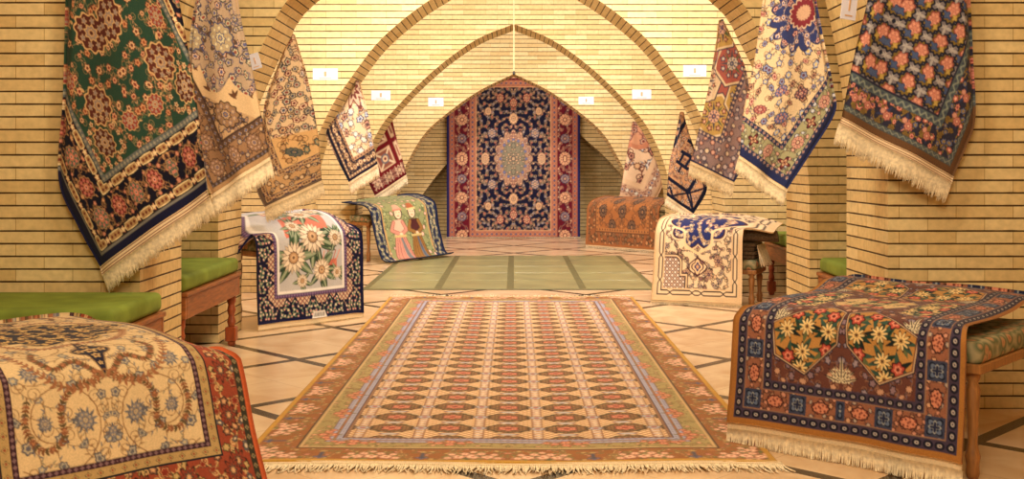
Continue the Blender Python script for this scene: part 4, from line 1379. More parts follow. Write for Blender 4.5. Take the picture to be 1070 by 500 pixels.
def d_medallion():
    w, l = 0.90, 1.50
    cv = quarter(w, l, 520, (222, 188, 144))
    X, Y = cv.X, cv.Y
    d = cv.border(0, 0.045, (216, 178, 130))
    # chain of long dark links
    wd = 0.055
    dd = np.minimum(X, Y)
    t = np.where(X < Y, Y, X) - (d + wd / 2)
    q = dd - d - wd / 2
    bm = (dd >= d) & (dd < d + wd)
    ph = np.abs((t + 0.11) % 0.22 - 0.11) / 0.11
    h = np.where(ph > 0.75, 0.016 * (1 - ph) / 0.25 + 0.003, 0.018)
    cv.fill(bm & (np.abs(np.abs(q) - h) < 0.0058), (56, 34, 40))
    d += wd
    d = cv.border(d, 0.012, (214, 174, 126))
    q4 = cv.mirrored()
    f = Canvas(w, l, 520, (222, 188, 144))
    k0, k1 = min(f.ny, q4.shape[0]), min(f.nx, q4.shape[1])
    f.c[:k0, :k1] = q4[:k0, :k1]
    X, Y = f.X, f.Y
    m = (X > d) & (X < w - d) & (Y > d) & (Y < l - d)
    # one trellis corner with white dots
    cx, cy = X - d, Y - d

    def corner_at(g):
        a = (cx < 0.15 + g) & (cy < 0.20 + g) | (cx < 0.09 + g) & (cy < 0.27 + g) | (cx < 0.21 + g) & (cy < 0.10 + g) | (np.hypot(cx - 0.10, cy - 0.22) < 0.05 + g)
        return a & m
    line2, gap, line1, corner = corner_at(0.034), corner_at(0.024), corner_at(0.010), corner_at(0.0)
    f.fill(line2, (60, 36, 42))
    f.fill(gap, (222, 184, 138))
    f.fill(line1, (60, 36, 42))
    f.fill(corner, (92, 52, 60))
    u, v = (cx + cy) % 0.056 - 0.028, (cx - cy) % 0.056 - 0.028
    f.fill(corner & (np.minimum(0.028 - np.abs(u), 0.028 - np.abs(v)) < 0.0045), (206, 166, 130))
    f.fill(corner & (np.hypot(u, v) < 0.015), (226, 206, 186))
    fm = m & ~line2
    f.floral(fm, 0.055, [((84, 46, 46), (190, 130, 100), (60, 60, 100)), ((60, 62, 100), (196, 170, 144), (110, 50, 50)), ((110, 70, 54), (214, 170, 126)), ((84, 50, 52), (150, 110, 96))], (84, 54, 46), 0.0055, [(84, 54, 46), (84, 88, 76), (70, 68, 100)], 131, (0.26, 0.42), 1.0, 6000, 0.44)
    for sg in (-1, 1):
        for (dx, y, r) in ((0.21, 0.36, 0.05), (0.20, 0.58, 0.05), (0.12, 0.24, 0.045)):
            f.palmette(w / 2 + sg * dx, y, r, 0.5 * sg, ((70, 40, 44), (196, 150, 110), (110, 50, 54), (60, 64, 104)), fm, 0.85)
    k = medallion(f, w / 2, l / 2, 0.29, 0.27, 10, [(1.06, (222, 188, 144)), (1.0, (84, 44, 50)), (0.95, (44, 50, 104))], 0.10)
    f.floral((k < 0.93), 0.052, [((196, 150, 96), (44, 48, 104), (222, 190, 140)), ((170, 80, 76), (222, 176, 140)), ((140, 140, 126), (214, 180, 140))], (200, 160, 110), 0.006, [(190, 150, 100), (110, 120, 106), (150, 90, 80)], 133, (0.28, 0.42), 1.0, 3000, 0.4, None)
    for sg in (-1, 1):
        f.line([tuple(p) for p in spline([(w / 2, l / 2 - 0.33), (w / 2 + sg * 0.13, l / 2 - 0.25), (w / 2 + sg * 0.15, l / 2 - 0.13), (w / 2 + sg * 0.27, l / 2 - 0.08)], 24)], 0.024, (224, 188, 136), m)
        f.line([tuple(p) for p in spline([(w / 2, l / 2 - 0.53), (w / 2 + sg * 0.10, l / 2 - 0.45), (w / 2, l / 2 - 0.36)], 20)], 0.012, (84, 44, 50), m)
    f.flower(w / 2, l / 2 - 0.445, 0.075, 4, ((84, 44, 50), (222, 180, 130), (44, 52, 110), (206, 150, 100)), 0.0, 0.9, m, 0.16)
    return Design(f.c, w, l)


# ------------------------------------------------------------------ carpets as cloth
def grid_mesh(name, G, cols, parent=None, origin=None, thick=0.012):
    ny, nx = G.shape[:2]
    idx = np.arange(ny * nx).reshape(ny, nx)
    f = np.stack([idx[:-1, :-1], idx[:-1, 1:], idx[1:, 1:], idx[1:, :-1]], -1).reshape(-1, 4)
    o = obj(name, G.reshape(-1, 3), f, 'pile', parent, origin, smooth=True)
    at = o.data.color_attributes.new('pile', 'FLOAT_COLOR', 'POINT')
    c4 = np.ones((ny * nx, 4), np.float32)
    c4[:, :3] = cols.reshape(-1, 3)
    at.data.foreach_set('color', c4.ravel())
    if thick:
        md = o.modifiers.new('thickness', 'SOLIDIFY')
        md.thickness = abs(thick)
        md.offset = -1 if thick > 0 else 1
        md.use_rim = True
        md.use_rim_only = True
    return o


def fringe(parent, hem, downs, length, n, band=0.0, seed=1, thick=0.0035, curl=0.10, floor=None, out=None, stripes=False):
    """cotton warp ends below a hem: hem (k,3) points, downs (k,3) unit vectors"""
    rnd = random.Random(seed)
    hem, downs = np.asarray(hem, float), np.asarray(downs, float)
    mb = MB()
    k = len(hem)
    tang = hem[-1] - hem[0]
    tang /= np.linalg.norm(tang)
    if out is None:
        out = np.cross(tang, downs[0])
    out = np.asarray(out, float)
    if band:
        m = 60
        h = resample(hem, m)
        dn = resample(downs, m) if k > 2 else np.repeat(downs[:1], m, 0)
        q = np.linspace(0, 1, 13)
        G = h[None] + dn[None] * band * q[:, None, None]
        C = np.empty((13, m, 3))
        C[:] = lin((230, 204, 166))
        if stripes:
            for i in (2, 6, 9):
                C[i] = lin((120, 50, 44))
        ko = grid_mesh('kelim_band', G, C, parent, None, 0.005)
        ko['label'] = 'flat woven cream end band'
    H = resample(hem, n)
    tt = np.linspace(0, 1, k)
    for i in range(n):
        t = i / (n - 1)
        dn = np.array([np.interp(t, tt, downs[:, a]) for a in range(3)])
        p0 = H[i] + dn * band * 0.85
        L = length * rnd.uniform(0.78, 1.08)
        sw = tang * rnd.uniform(-1, 1) * curl
        so = out * rnd.uniform(-1, 1) * curl * 0.6
        pts = []
        for s in (0, 0.35, 0.7, 1.0):
            p = p0 + dn * L * s + (sw + so) * L * s * s
            if floor is not None:
                p[2] = max(p[2], floor + thick * 0.6)
            pts.append(p)
        mb.tube(pts, [thick, thick * 1.05, thick * 0.85, thick * 0.45], 4, True)
    o = mb.build('fringe', 'fringe', parent, smooth=True)
    o['label'] = 'cream cotton fringe'
    return o


def hanging(label, D, Lp, Rp, C, hp, sp, ab, Bm, design, fr, seed, group, ripple=0.03, yaw=0.0, loops=None, gather=None, frn=150, band=0.0):
    """carpet hung up by one gathered end. Lp, Rp: outline; C: lower corner; hp, sp: points on the two selvedges"""
    h = np.array(hp, float) - C
    s = np.array(sp, float) - C
    h /= np.linalg.norm(h)
    s /= np.linalg.norm(s)
    ma, mbb = Bm / ab[0], Bm / ab[1]
    hgt = max(p[1] for p in Lp + Rp) - min(p[1] for p in Lp + Rp)
    wid = max(p[0] for p in Rp) - min(p[0] for p in Lp)
    ny, nx = int(hgt * 1.25) + 20, int(wid * 1.35) + 16
    L, R = spline(Lp, ny), spline(Rp, ny)
    u = np.linspace(0, 1, nx)
    px = L[:, None, 0] * (1 - u) + R[:, None, 0] * u
    py = L[:, None, 1] * (1 - u) + R[:, None, 1] * u
    # carpet coordinates of every knot
    inv = np.linalg.inv(np.array([h, s]).T)
    rel = np.stack([px - C[0], py - C[1]], -1) @ inv.T
    a = np.abs(rel[..., 0]) * ma
    b = np.abs(rel[..., 1]) * mbb
    w, l = design.w, design.l
    a = w / 2 - np.abs((a % w) - w / 2)
    b = l / 2 - np.abs((b % l) - l / 2)
    cols = design.sample(a, b)
    # folds: deepest at the gathered end, opening towards the hem, both long edges rolled back
    v = np.linspace(0, 1, ny)[:, None]
    uu = u[None, :]
    rnd = random.Random(seed)
    p1, p2 = rnd.uniform(0, 6.28), rnd.uniform(0, 6.28)
    wv = (R[:, 0] - L[:, 0])[:, None] * D / F
    amp = ripple * (0.35 + 0.65 * v)
    dy = amp * (np.sin(uu * 7.0 + p1 + v * 1.2) * 0.7 + np.sin(uu * 13.0 + p2 - v * 2.0) * 0.3)
    edge = np.clip(1 - np.minimum(uu, 1 - uu) / 0.10, 0, 1) ** 2
    dy = dy + edge * (0.045 * (1 - v) + 0.012)
    Y = D - 0.05 + dy
    G = np.stack([(px - CX) * D / F, Y, CH - (py - HY) * D / F], -1)
    o = grid_mesh('hanging_carpet', G, cols, None, None, -0.014)
    # the folded-over back layer
    kx, ky = max(6, nx // 8), max(8, ny // 8)
    ii, jj = np.linspace(0, ny - 1, ky).astype(int), np.linspace(0, nx - 1, kx).astype(int)
    Bk = G[np.ix_(ii, jj)].copy()
    cen = Bk.mean(1, keepdims=True)
    Bk = cen + (Bk - cen) * np.array([0.90, 1.0, 1.0])
    vv = np.linspace(0, 1, ky)[:, None]
    ub = np.linspace(0, 1, kx)[None, :]
    bulge = np.sin(ub * PI) * 0.035 + 0.022
    Bk[..., 1] = D - 0.03 + bulge * (0.5 + 0.5 * (1 - vv)) + 0.012
    Bk[..., 2] += 0.04 * vv
    idx = np.arange(ky * kx).reshape(ky, kx)
    f = np.stack([idx[:-1, :-1], idx[1:, :-1], idx[1:, 1:], idx[:-1, 1:]], -1).reshape(-1, 4)
    bo = obj('back_layer', Bk.reshape(-1, 3), f, 'backing', o, smooth=True)
    bo['label'] = 'plain tan underside of the carpet folded behind'
    md = bo.modifiers.new('thickness', 'SOLIDIFY')
    md.thickness = 0.008
    # kelim end and warp fringe along the hem
    hem = G[-1]
    hem = resample(hem, 24) + np.array([0, 0.004, 0])
    dv = np.array([fr[0], 0.0, -fr[1]]) * D / F
    dl = np.linalg.norm(dv)
    dn = np.repeat((dv / dl)[None], 24, 0)
    fringe(o, hem, dn, dl * (1 - band), frn, dl * band, seed, 0.0024 + 0.0002 * D, 0.04, None, (0, 1, 0), band > 0.25)
    tag(o, label, 'carpet', group)
    return o


HG_L, HG_R = 'carpets hung along the left arches', 'carpets hung along the right arches'
hanging('large green carpet with dark navy flower border hanging nearest on the left', 5.54,
        [(70, -70), (68, 0), (66, 100), (62, 186), (82, 235), (106, 278)], [(172, -70), (187, 0), (199, 62), (210, 130), (218, 198)],
        (106, 278), (218, 198), (62, 191), (44, 68), 0.325, d_green(), (9, 29), 1, HG_L, 0.035, band=0.34, frn=240)
hanging('beige carpet with crowded flower medallion hanging directly behind the green one', 6.05,
        [(232, -70), (205, 0), (196, 90), (197, 150), (222, 203)], [(248, -70), (249, 0), (264, 72), (283, 163)],
        (222, 203), (283, 163), (198, 150), (33, 40), 0.28, d_beige(), (4, 24), 2, HG_L, 0.03, band=0.2, frn=170)
hanging('tan carpet packed with small grey and red rosettes hanging over the sunflower carpet', 8.42,
        [(304, 36), (290, 68), (277, 106), (272, 150), (268, 193), (277, 216)], [(307, 36), (319, 72), (328, 112), (334, 150), (337, 188)],
        (277, 216), (337, 188), (268, 193), (36, 30), 0.265, d_rosettes(), (3, 17), 3, HG_L, 0.022, band=0.2, frn=150)
hanging('small cream carpet with navy border and blue flowers hanging on the left', 10.95,
        [(373, 84), (355, 116), (341, 139), (352, 165), (365, 190)], [(375, 84), (383, 112), (389, 142), (395, 171)],
        (365, 190), (395, 171), (342, 138), (15.5, 19), 0.235, d_cream_navy(), (2, 14), 4, HG_L, 0.02, band=0.2, frn=110)
hanging('dark red carpet with cream square panels hanging furthest on the left', 15.02,
        [(407, 121), (399, 138), (389, 160), (384, 184), (392, 204)], [(409, 121), (415, 146), (420, 163), (425, 182)],
        (392, 204), (425, 182), (384, 184), (13, 14), 0.19, d_red_panels(), (1.5, 11), 5, HG_L, 0.02, band=0.2, frn=80)
hanging('dark grey blue carpet with rows of rose bunches hanging nearest on the right', 5.54,
        [(918, -70), (905, 0), (889, 64), (877, 122)], [(1008, -70), (1013, 0), (1015, 60), (1017, 122), (1008, 152), (994, 184)],
        (994, 184), (877, 122), (1017, 128), (41, 48), 0.294, d_rose_grid(), (-9, 30), 6, HG_R, 0.03, band=0.26, frn=240)
hanging('cream flowered carpet with blue medallion and wide blue edge hanging on the right', 6.05,
        [(806, -70), (797, 0), (788, 60), (776, 115), (771, 162)], [(842, -70), (853, 0), (862, 50), (870, 92), (871, 118), (847, 157), (820, 197)],
        (820, 197), (771, 162), (872, 118), (28, 35), 0.23, d_cream_blue(), (-5, 19), 7, HG_R, 0.028, band=0.2, frn=170)
hanging('carpet of rose, cream and gold star panels hanging left of the blue edged one', 8.44,
        [(752, 21), (741, 87), (729, 138), (721, 168)], [(755, 21), (771, 52), (781, 80), (784, 125), (779, 165), (766, 190)],
        (766, 190), (721, 168), (784, 140), (30, 34), 0.222, d_panels(), (-2.5, 17), 8, HG_R, 0.024, band=0.2, frn=130)
hanging('navy and tan zigzag carpet hanging above the medallion carpet on the right', 11.42,
        [(711, 117), (704, 150), (699, 172), (696, 204)], [(713, 117), (722, 145), (732, 175), (738, 198), (724, 223)],
        (724, 223), (696, 204), (738, 198), (14, 14), 0.26, d_navy_zigzag(), (-2, 11), 9, HG_R, 0.02, band=0.2, frn=90)
hanging('pale cream carpet with brown scrolls hanging behind the rust coloured carpet', 16.9,
        [(661, 127), (654, 165), (648, 198), (646, 206)], [(664, 127), (677, 147), (689, 174), (694, 188), (680, 218)],
        (680, 218), (646, 206), (694, 188), (21, 21), 0.30, d_far_cream(), (-1.5, 9), 10, HG_R, 0.02, band=0.2, frn=80)

# the great carpet on the end wall
W_, L_ = 2.22, 3.34
nx, ny = 200, 300
u, v = np.meshgrid(np.linspace(0, 1, nx), np.linspace(0, 1, ny))
px0, px1, YB = -1.12, 1.105, 18.36
G = np.stack([px0 + (px1 - px0) * u, YB + 0.012 * np.sin(u * 21 + 0.7 * np.sin(v * 5)) * (1 - v) + 0.0 * u, 0.012 + v * 3.0], -1)
dsg = d_back()
cols = dsg.sample(u * W_, (0.38 + v * 2.96))
rug = grid_mesh('wall_carpet', G, cols, None, None, -0.014)
tag(rug, 'tall navy and crimson medallion carpet hanging on the far end wall', 'carpet')
hem = np.stack([np.linspace(px0, px1, 20), np.full(20, YB), np.full(20, 0.014)], 1)
fringe(rug, hem, np.repeat(np.array([[0, -0.98, -0.2]]), 20, 0), 0.10, 130, 0.0, 12, 0.006, 0.1, 0.002, (0, 0, 1))
mb = MB()
mb.tube([(px0 - 0.05, YB + 0.03, 3.02), (px1 + 0.05, YB + 0.03, 3.02)], 0.02, 10)
for xx in (-1.0, 0.0, 1.0):
    mb.tube([(xx, YB + 0.03, 3.02), (xx, WALL0, 3.02)], 0.012, 8)
mb.build('hanging_rod', 'iron', rug)

# the long carpet on the floor
X0, X1, Y0, Y1 = -1.147, 1.095, 4.56, 10.18
nx, ny = 430, 640
u, v = np.meshgrid(np.linspace(0, 1, nx), np.linspace(0, 1, ny))
G = np.stack([X0 + (X1 - X0) * u, Y0 + (Y1 - Y0) * v + 0.015 * np.sin(u * 9), 0.014 + 0.002 * np.sin(u * 17 + v * 5)], -1)
dsg = d_moud()
cols = dsg.sample(u * dsg.w, v * dsg.l)
rug = grid_mesh('floor_carpet', G, cols, None, None, 0.012)
tag(rug, 'long cream and russet carpet with rows of oval motifs lying flat on the floor', 'carpet')
for (yy, sgn, sd) in ((Y0, -1, 21), (Y1, 1, 22)):
    hem = np.stack([np.linspace(X0 - 0.01, X1 + 0.01, 30), yy + 0.015 * np.sin(np.linspace(0, 1, 30) * 9), np.full(30, 0.010)], 1)
    fringe(rug, hem, np.repeat(np.array([[0, sgn * 0.998, -0.03]]), 30, 0), 0.11 if sgn < 0 else 0.09, 320, 0.035, sd, 0.0045, 0.25, 0.001, (0, 0, 1))


def draped(name, label, A, B, profA, profB, design, w_off, seed, fr_len, hem_from=0, n=(200, 240), wav=0.01, frn=150, band=0.02, sag=(0.0, 0.0), over=(0.0, 0.0), flip=False, yoff=0.0, group=None, ext=(0.0, 0.0), curl=(0.0, 0.0), ks=1.0):
    """carpet thrown over a bench. A, B: ground points of the left and right end of the front top edge,
    profA/profB: (outward, height) from the far top edge to the hem for the two ends"""
    A, B = np.array(A, float), np.array(B, float)
    e = B - A
    Lw = np.linalg.norm(e)
    e /= Lw
    nrm = np.array([e[1], -e[0]])              # outward, towards the viewer
    nx, ny = n
    pa, pb = spline(profA, ny), spline(profB, ny)
    u = np.linspace(0, 1, nx)[None, :, None]
    pr = pa[:, None] * (1 - u) + pb[:, None] * u
    al = u[..., 0] * Lw + np.zeros((ny, 1))
    o_, z = pr[..., 0].copy(), pr[..., 1].copy()
    # soft waves on the hanging part, the ends of the top droop over the bench
    arc = np.r_[0, np.cumsum(np.linalg.norm(np.diff(pa, axis=0), axis=1))]
    low = np.clip((o_ + 0.02) / 0.06, 0, 1)
    uu = u[..., 0]
    rnd = random.Random(seed)
    p1 = rnd.uniform(0, 6)
    o_ += wav * low * (np.sin(uu * 8 + p1) + 0.5 * np.sin(uu * 17 + 2 * p1)) * np.clip(1 - z / max(z.max(), 1e-3), 0.1, 1)
    top = 1 - np.clip((o_ + 0.10) / 0.12, 0, 1)
    for k, (sg, ov) in enumerate(zip(sag, over)):
        if ov > 0:
            d = np.clip((ov - (uu if k == 0 else 1 - uu) * Lw) / ov, 0, 1)
            z -= sg * d ** 2 * (0.25 + 0.75 * top)
            al = al + (1 if k == 0 else -1) * 0.35 * ov * d ** 2 * top
    z += 0.004 * np.sin(uu * 11 + arc[:, None] * 9 + p1) * top
    # the ends of the top that lie out past the bench, rolled under
    tp = np.clip(-(o_ + 0.02) / 0.10, 0, 1)
    tp = tp * tp * (3 - 2 * tp) * (1 - 0.8 * np.clip((-o_ - 0.16) / 0.2, 0, 1) * (ext[0] > 0))
    for k, sg in ((0, -1), (1, 1)):
        if ext[k] > 0:
            q = np.clip(((1 - uu) if k == 0 else uu) / 0.30 - 2.333, 0, 1)
            ang = q * curl[k]
            rad = ext[k] / max(curl[k], 1e-3)
            al = al + sg * tp * (ext[k] * q if curl[k] < 0.01 else (0.0 * q + rad * np.sin(ang) * 1.6))
            z -= tp * rad * (1 - np.cos(ang)) * 1.3
    z = np.maximum(z, 0.012)
    G = np.stack([A[0] + e[0] * al + nrm[0] * o_, A[1] + e[1] * al + nrm[1] * o_, z], -1)
    bl = ks * (arc[-1] - arc)[:, None] + np.zeros((1, nx)) + yoff
    ca = uu * Lw + np.zeros((ny, 1)) + w_off
    ca = ca / (Lw + 2 * w_off) * design.w if w_off == 0 else ca
    bb = design.l / 2 - np.abs((bl % (design.l * 1.0)) - design.l / 2) if not flip else bl
    cols = design.sample(ca, bl if flip else bb)
    ob = grid_mesh(name, G, cols, None, None, 0.014)
    tag(ob, label, 'carpet', group)
    hem = resample(G[-1], 40)
    dirn = G[-1] - G[-6]
    dirn /= np.linalg.norm(dirn, axis=1)[:, None]
    dirn = resample(dirn, 40)
    if fr_len:
        fringe(ob, hem, dirn, fr_len, frn, band, seed, 0.0035, 0.12, 0.001, (nrm[0], nrm[1], 0.0))
    return ob


# nearest left: cream field, red border, over a low bench turned into the hall
eL = np.array((0.67, 0.742))
FRL = np.array((-1.065, 4.22))
FLL = FRL - eL * 1.08
draped('draped_carpet', 'cream carpet with vine scrolls and red border draped in the lower left foreground', FLL, FRL,
       [(-0.92, 0.60), (-0.5, 0.61), (-0.12, 0.60), (-0.01, 0.565), (0.03, 0.50), (0.08, 0.28), (0.15, 0.05)],
       [(-0.92, 0.60), (-0.5, 0.61), (-0.12, 0.585), (-0.01, 0.54), (0.04, 0.46), (0.11, 0.25), (0.20, 0.05)],
       d_near_left(), 0.0, 31, 0.07, n=(360, 400), wav=0.012, sag=(0, 0.05), over=(0, 0.25), ks=1.39)

# nearest right: gold medallion on blue and maroon, over the floral bench
eR = np.array((0.74, -0.672))
AR = np.array((1.005, 4.97))
BR = AR + eR * 1.03
draped('draped_carpet', 'blue and maroon carpet with golden flower panels draped over the bench in right foreground', AR, BR,
       [(-1.0, 0.665), (-0.82, 0.685), (-0.6, 0.64), (-0.12, 0.625), (0.0, 0.575), (0.02, 0.48), (0.035, 0.28), (0.06, 0.10)],
       [(-1.0, 0.645), (-0.82, 0.655), (-0.6, 0.63), (-0.12, 0.625), (0.0, 0.58), (0.02, 0.48), (0.035, 0.28), (0.06, 0.10)],
       d_near_right(), 0.0, 32, 0.10, n=(360, 440), wav=0.012, band=0.03, frn=260, sag=(0.03, 0.03), over=(0.12, 0.12))

# the sunflower carpet, left, behind the second arch
AF, BF = np.array((-1.93, 8.18)), np.array((-1.245, 8.93))
draped('draped_carpet', 'carpet with large pale sunflowers and navy border draped over a stand on the left', AF, BF,
       [(-0.52, 0.83), (-0.35, 0.835), (-0.15, 0.79), (-0.02, 0.70), (0.02, 0.60), (0.03, 0.3), (0.045, 0.05)],
       [(-0.52, 0.86), (-0.35, 0.865), (-0.15, 0.83), (-0.02, 0.74), (0.02, 0.64), (0.03, 0.3), (0.045, 0.05)],
       d_sunflowers(), 0.0, 33, 0.03, n=(200, 240), wav=0.010, sag=(0.0, 0.05), over=(0.0, 0.2), flip=True, ext=(0.30, 0.0), curl=(2.4, 0.0), band=0.045, frn=200)

# the couple
AC, BC = np.array((-1.80, 13.75)), np.array((-1.05, 14.75))
draped('draped_carpet', 'green carpet with woven figures of a couple and dark blue border on the left', AC, BC,
       [(-0.5, 0.74), (-0.3, 0.73), (-0.1, 0.70), (0.0, 0.62), (0.06, 0.40), (0.16, 0.12), (0.24, 0.03), (0.34, 0.02)],
       [(-0.5, 0.82), (-0.3, 0.82), (-0.1, 0.77), (0.0, 0.68), (0.06, 0.42), (0.16, 0.12), (0.24, 0.04), (0.34, 0.06)],
       d_couple(), 0.0, 34, 0.0, n=(130, 150), wav=0.015, flip=True)

# the rust carpet
AB, BB_ = np.array((1.10, 16.25)), np.array((2.02, 15.2))
draped('draped_carpet', 'rust orange carpet with dark medallions draped beside the olive floor field', AB, BB_,
       [(-0.55, 0.74), (-0.35, 0.75), (-0.12, 0.70), (0.0, 0.62), (0.02, 0.5), (0.03, 0.3), (0.05, 0.05)],
       [(-0.55, 0.74), (-0.35, 0.75), (-0.12, 0.70), (0.0, 0.62), (0.02, 0.5), (0.03, 0.3), (0.05, 0.05)],
       d_brown(), 0.0, 35, 0.05, n=(120, 130), wav=0.012, frn=100)

# the cream medallion carpet
AM, BM_ = np.array((1.27, 9.86)), np.array((1.985, 9.53))
draped('draped_carpet', 'cream carpet with navy blue medallion and trellis corners draped on the right', AM, BM_,
       [(-0.62, 0.76), (-0.45, 0.77), (-0.15, 0.74), (-0.02, 0.66), (0.02, 0.55), (0.06, 0.3), (0.13, 0.04)],
       [(-0.62, 0.77), (-0.45, 0.78), (-0.15, 0.745), (-0.02, 0.66), (0.02, 0.55), (0.03, 0.3), (0.05, 0.04)],
       d_medallion(), 0.0, 36, 0.03, ext=(0.0, 0.17), curl=(0.0, 0.9), n=(170, 230), wav=0.012, band=0.02, sag=(0.0, 0.0), over=(0.0, 0.0), frn=90)


# ------------------------------------------------------------------ furniture
LEGP = [(0.022, 0.0), (0.028, 0.012), (0.028, 0.03), (0.018, 0.045), (0.030, 0.085), (0.020, 0.125), (0.030, 0.165), (0.020, 0.205), (0.030, 0.245), (0.022, 0.28), (0.03, 0.30), (0.03, 0.345)]
SLIM = [(0.020, 0.0), (0.026, 0.02), (0.024, 0.05), (0.030, 0.08), (0.024, 0.10), (0.018, 0.13), (0.022, 0.22), (0.030, 0.32), (0.020, 0.345), (0.030, 0.365), (0.030, 0.39)]


def settle(name, label, x0, x1, y0, y1, group, hall):
    """green-cushioned wooden settle standing in a bay; hall = +1 when its open front looks to +x"""
    cx, cy = (x0 + x1) / 2, (y0 + y1) / 2
    r = empty(name, (cx, cy, 0))
    hx, hy = (x1 - x0) / 2, (y1 - y0) / 2
    mb = MB()
    for (a, b, c, d) in ((-hx, hx, -hy, -hy + 0.035), (-hx, hx, hy - 0.035, hy), (-hx, -hx + 0.035, -hy + 0.035, hy - 0.035), (hx - 0.035, hx, -hy + 0.035, hy - 0.035)):
        mb.box(a, b, c, d, 0.345, 0.475, 0.005, 1)
    mb.box(-hx - 0.012, hx + 0.012, -hy, hy, 0.475, 0.50, 0.006, 2)
    mb.build('frame', 'wood', r)
    mb = MB()
    mb.box(-hx + 0.005, hx - 0.005, -hy + 0.005, hy - 0.005, 0.50, 0.60, 0.03, 4)
    mb.build('cushion', 'green', r, smooth=True)['label'] = 'green velvet seat cushion'
    for sx in (-1, 1):
        for sy in (-1, 1):
            mb = MB()
            mb.lathe(LEGP, sx * (hx - 0.045), sy * (hy - 0.05), 14)
            bx, by = sx * (hx - 0.045), sy * (hy - 0.05)
            mb.box(bx - 0.036, bx + 0.036, by - 0.036, by + 0.036, 0.03, 0.13, 0.006, 1)
            mb.build('leg', 'redwood', r)['label'] = 'turned red brown leg'
    tag(r, label, 'bench', group)
    return r


GB = 'green cushioned benches in the side bays'
settle('cushioned_bench', 'green cushioned wooden bench behind the cream and red carpet on the left', -2.85, -1.77, 4.86, 5.57, GB, 1)
settle('cushioned_bench', 'green cushioned wooden bench in the bay left of the sunflower carpet', -2.95, -1.89, 6.33, 7.59, GB, 1)
settle('cushioned_bench', 'green cushioned bench glimpsed between the two piers on the right', 2.10, 3.05, 6.35, 7.60, GB, -1)
settle('cushioned_bench', 'green cushioned bench behind the cream medallion carpet on the right', 2.40, 3.15, 8.40, 10.50, GB, -1)


def stool(label, cx, cy, ang, L, Wd, H, leg=SLIM, mat='palewood'):
    """low upholstered bench on four turned legs"""
    r = empty('upholstered_bench', (cx, cy, 0), ang)
    hl, hw = L / 2, Wd / 2
    s = (H - 0.115) / leg[-1][1]
    mb = MB()
    mb.box(-hl, hl, -hw, hw, H - 0.125, H - 0.085, 0.006, 1)
    mb.build('seat_rail', mat, r)
    mb = MB()
    mb.box(-hl + 0.003, hl - 0.003, -hw + 0.003, hw - 0.003, H - 0.09, H, 0.028, 4)
    mb.build('seat_pad', 'uphol', r, smooth=True)['label'] = 'padded seat in faded flower fabric'
    for sx in (-1, 1):
        for sy in (-1, 1):
            mb = MB()
            mb.lathe([(a, z * s) for a, z in leg], sx * (hl - 0.05), sy * (hw - 0.05), 16)
            mb.build('leg', mat, r, smooth=True)
    tag(r, label, 'bench')
    return r


def bench_under(label, A, B, depth, H, inset=0.05, back=0.05):
    A, B = np.array(A, float), np.array(B, float)
    e = B - A
    L = np.linalg.norm(e)
    e /= L
    nrm = np.array([e[1], -e[0]])
    c = (A + B) / 2 - nrm * (back + depth / 2)
    return stool(label, float(c[0]), float(c[1]), math.atan2(e[1], e[0]), L - 2 * inset, depth, H)


bench_under('bench with turned honey wood legs under the gold panelled carpet at right', AR, BR + eR * 0.06, 0.82, 0.545, 0.03, 0.05)
bench_under('low bench hidden under the cream and red carpet in the lower left', FLL, FRL, 0.78, 0.49, 0.12, 0.06)
bench_under('bench standing under the pale sunflower carpet on the left', AF, BF, 0.40, 0.66, 0.10, 0.08)
bench_under('bench standing under the green carpet with the woven couple', AC, BC, 0.36, 0.58, 0.08, 0.10)
bench_under('bench standing under the rust orange carpet on the right', AB, BB_, 0.40, 0.56, 0.08, 0.08)
bench_under('bench standing under the cream and navy medallion carpet', AM, BM_ + np.array((0.77, -0.355)) * 0.20, 0.42, 0.40, 0.08, 0.10)

def rolled(name, label, c, axis, length, R, mat, endmat, flat=1.0):
    ax = Vector(axis).normalized()
    up = Vector((0, 0, 1))
    sd = ax.cross(up).normalized()
    mb = MB()
    m = 64
    turns = 3.0
    vv, ff = [], []
    for i in range(m + 1):
        t = i / m
        a = t * turns * 2 * PI
        r = R * (0.12 + 0.88 * t)
        off = sd * (r * math.cos(a)) + up * (r * math.sin(a) * flat)
        for q in (0.0, 0.25, 0.5, 0.75, 1.0):
            vv.append(tuple(Vector(c) + ax * (length * q + 0.01 * math.sin(9 * q + a)) + off))
    for i in range(m):
        for q in range(4):
            ff.append((i * 5 + q, i * 5 + q + 1, (i + 1) * 5 + q + 1, (i + 1) * 5 + q))
    mb.add(vv, ff)
    o = mb.build(name, mat, None, smooth=True)
    md = o.modifiers.new('thickness', 'SOLIDIFY')
    md.thickness = 0.012
    tag(o, label, 'carpet')
    return o

# ------------------------------------------------------------------ price cards
TAGS = [
    (340, 77.5, 26, 12, WALL3 + 0.002, 0, 'white price card on the brick above the small cream and navy carpet'),
    (398, 99.5, 20, 10, WALL2 + 0.002, 0, 'white price card on the brick above the dark red carpet'),
    (455.5, 106.5, 16, 9, WALL1 + 0.002, 0, 'small white price card left of the end wall carpet'),
    (612.5, 105, 16, 8, WALL1 + 0.002, 0, 'small white price card right of the end wall carpet'),
    (670.5, 98.5, 20, 10, WALL2 + 0.002, 0, 'white price card on the brick above the pale cream carpet'),
    (726, 74, 24, 12, WALL3 + 0.002, 0, 'white price card on the brick above the navy zigzag carpet'),
]


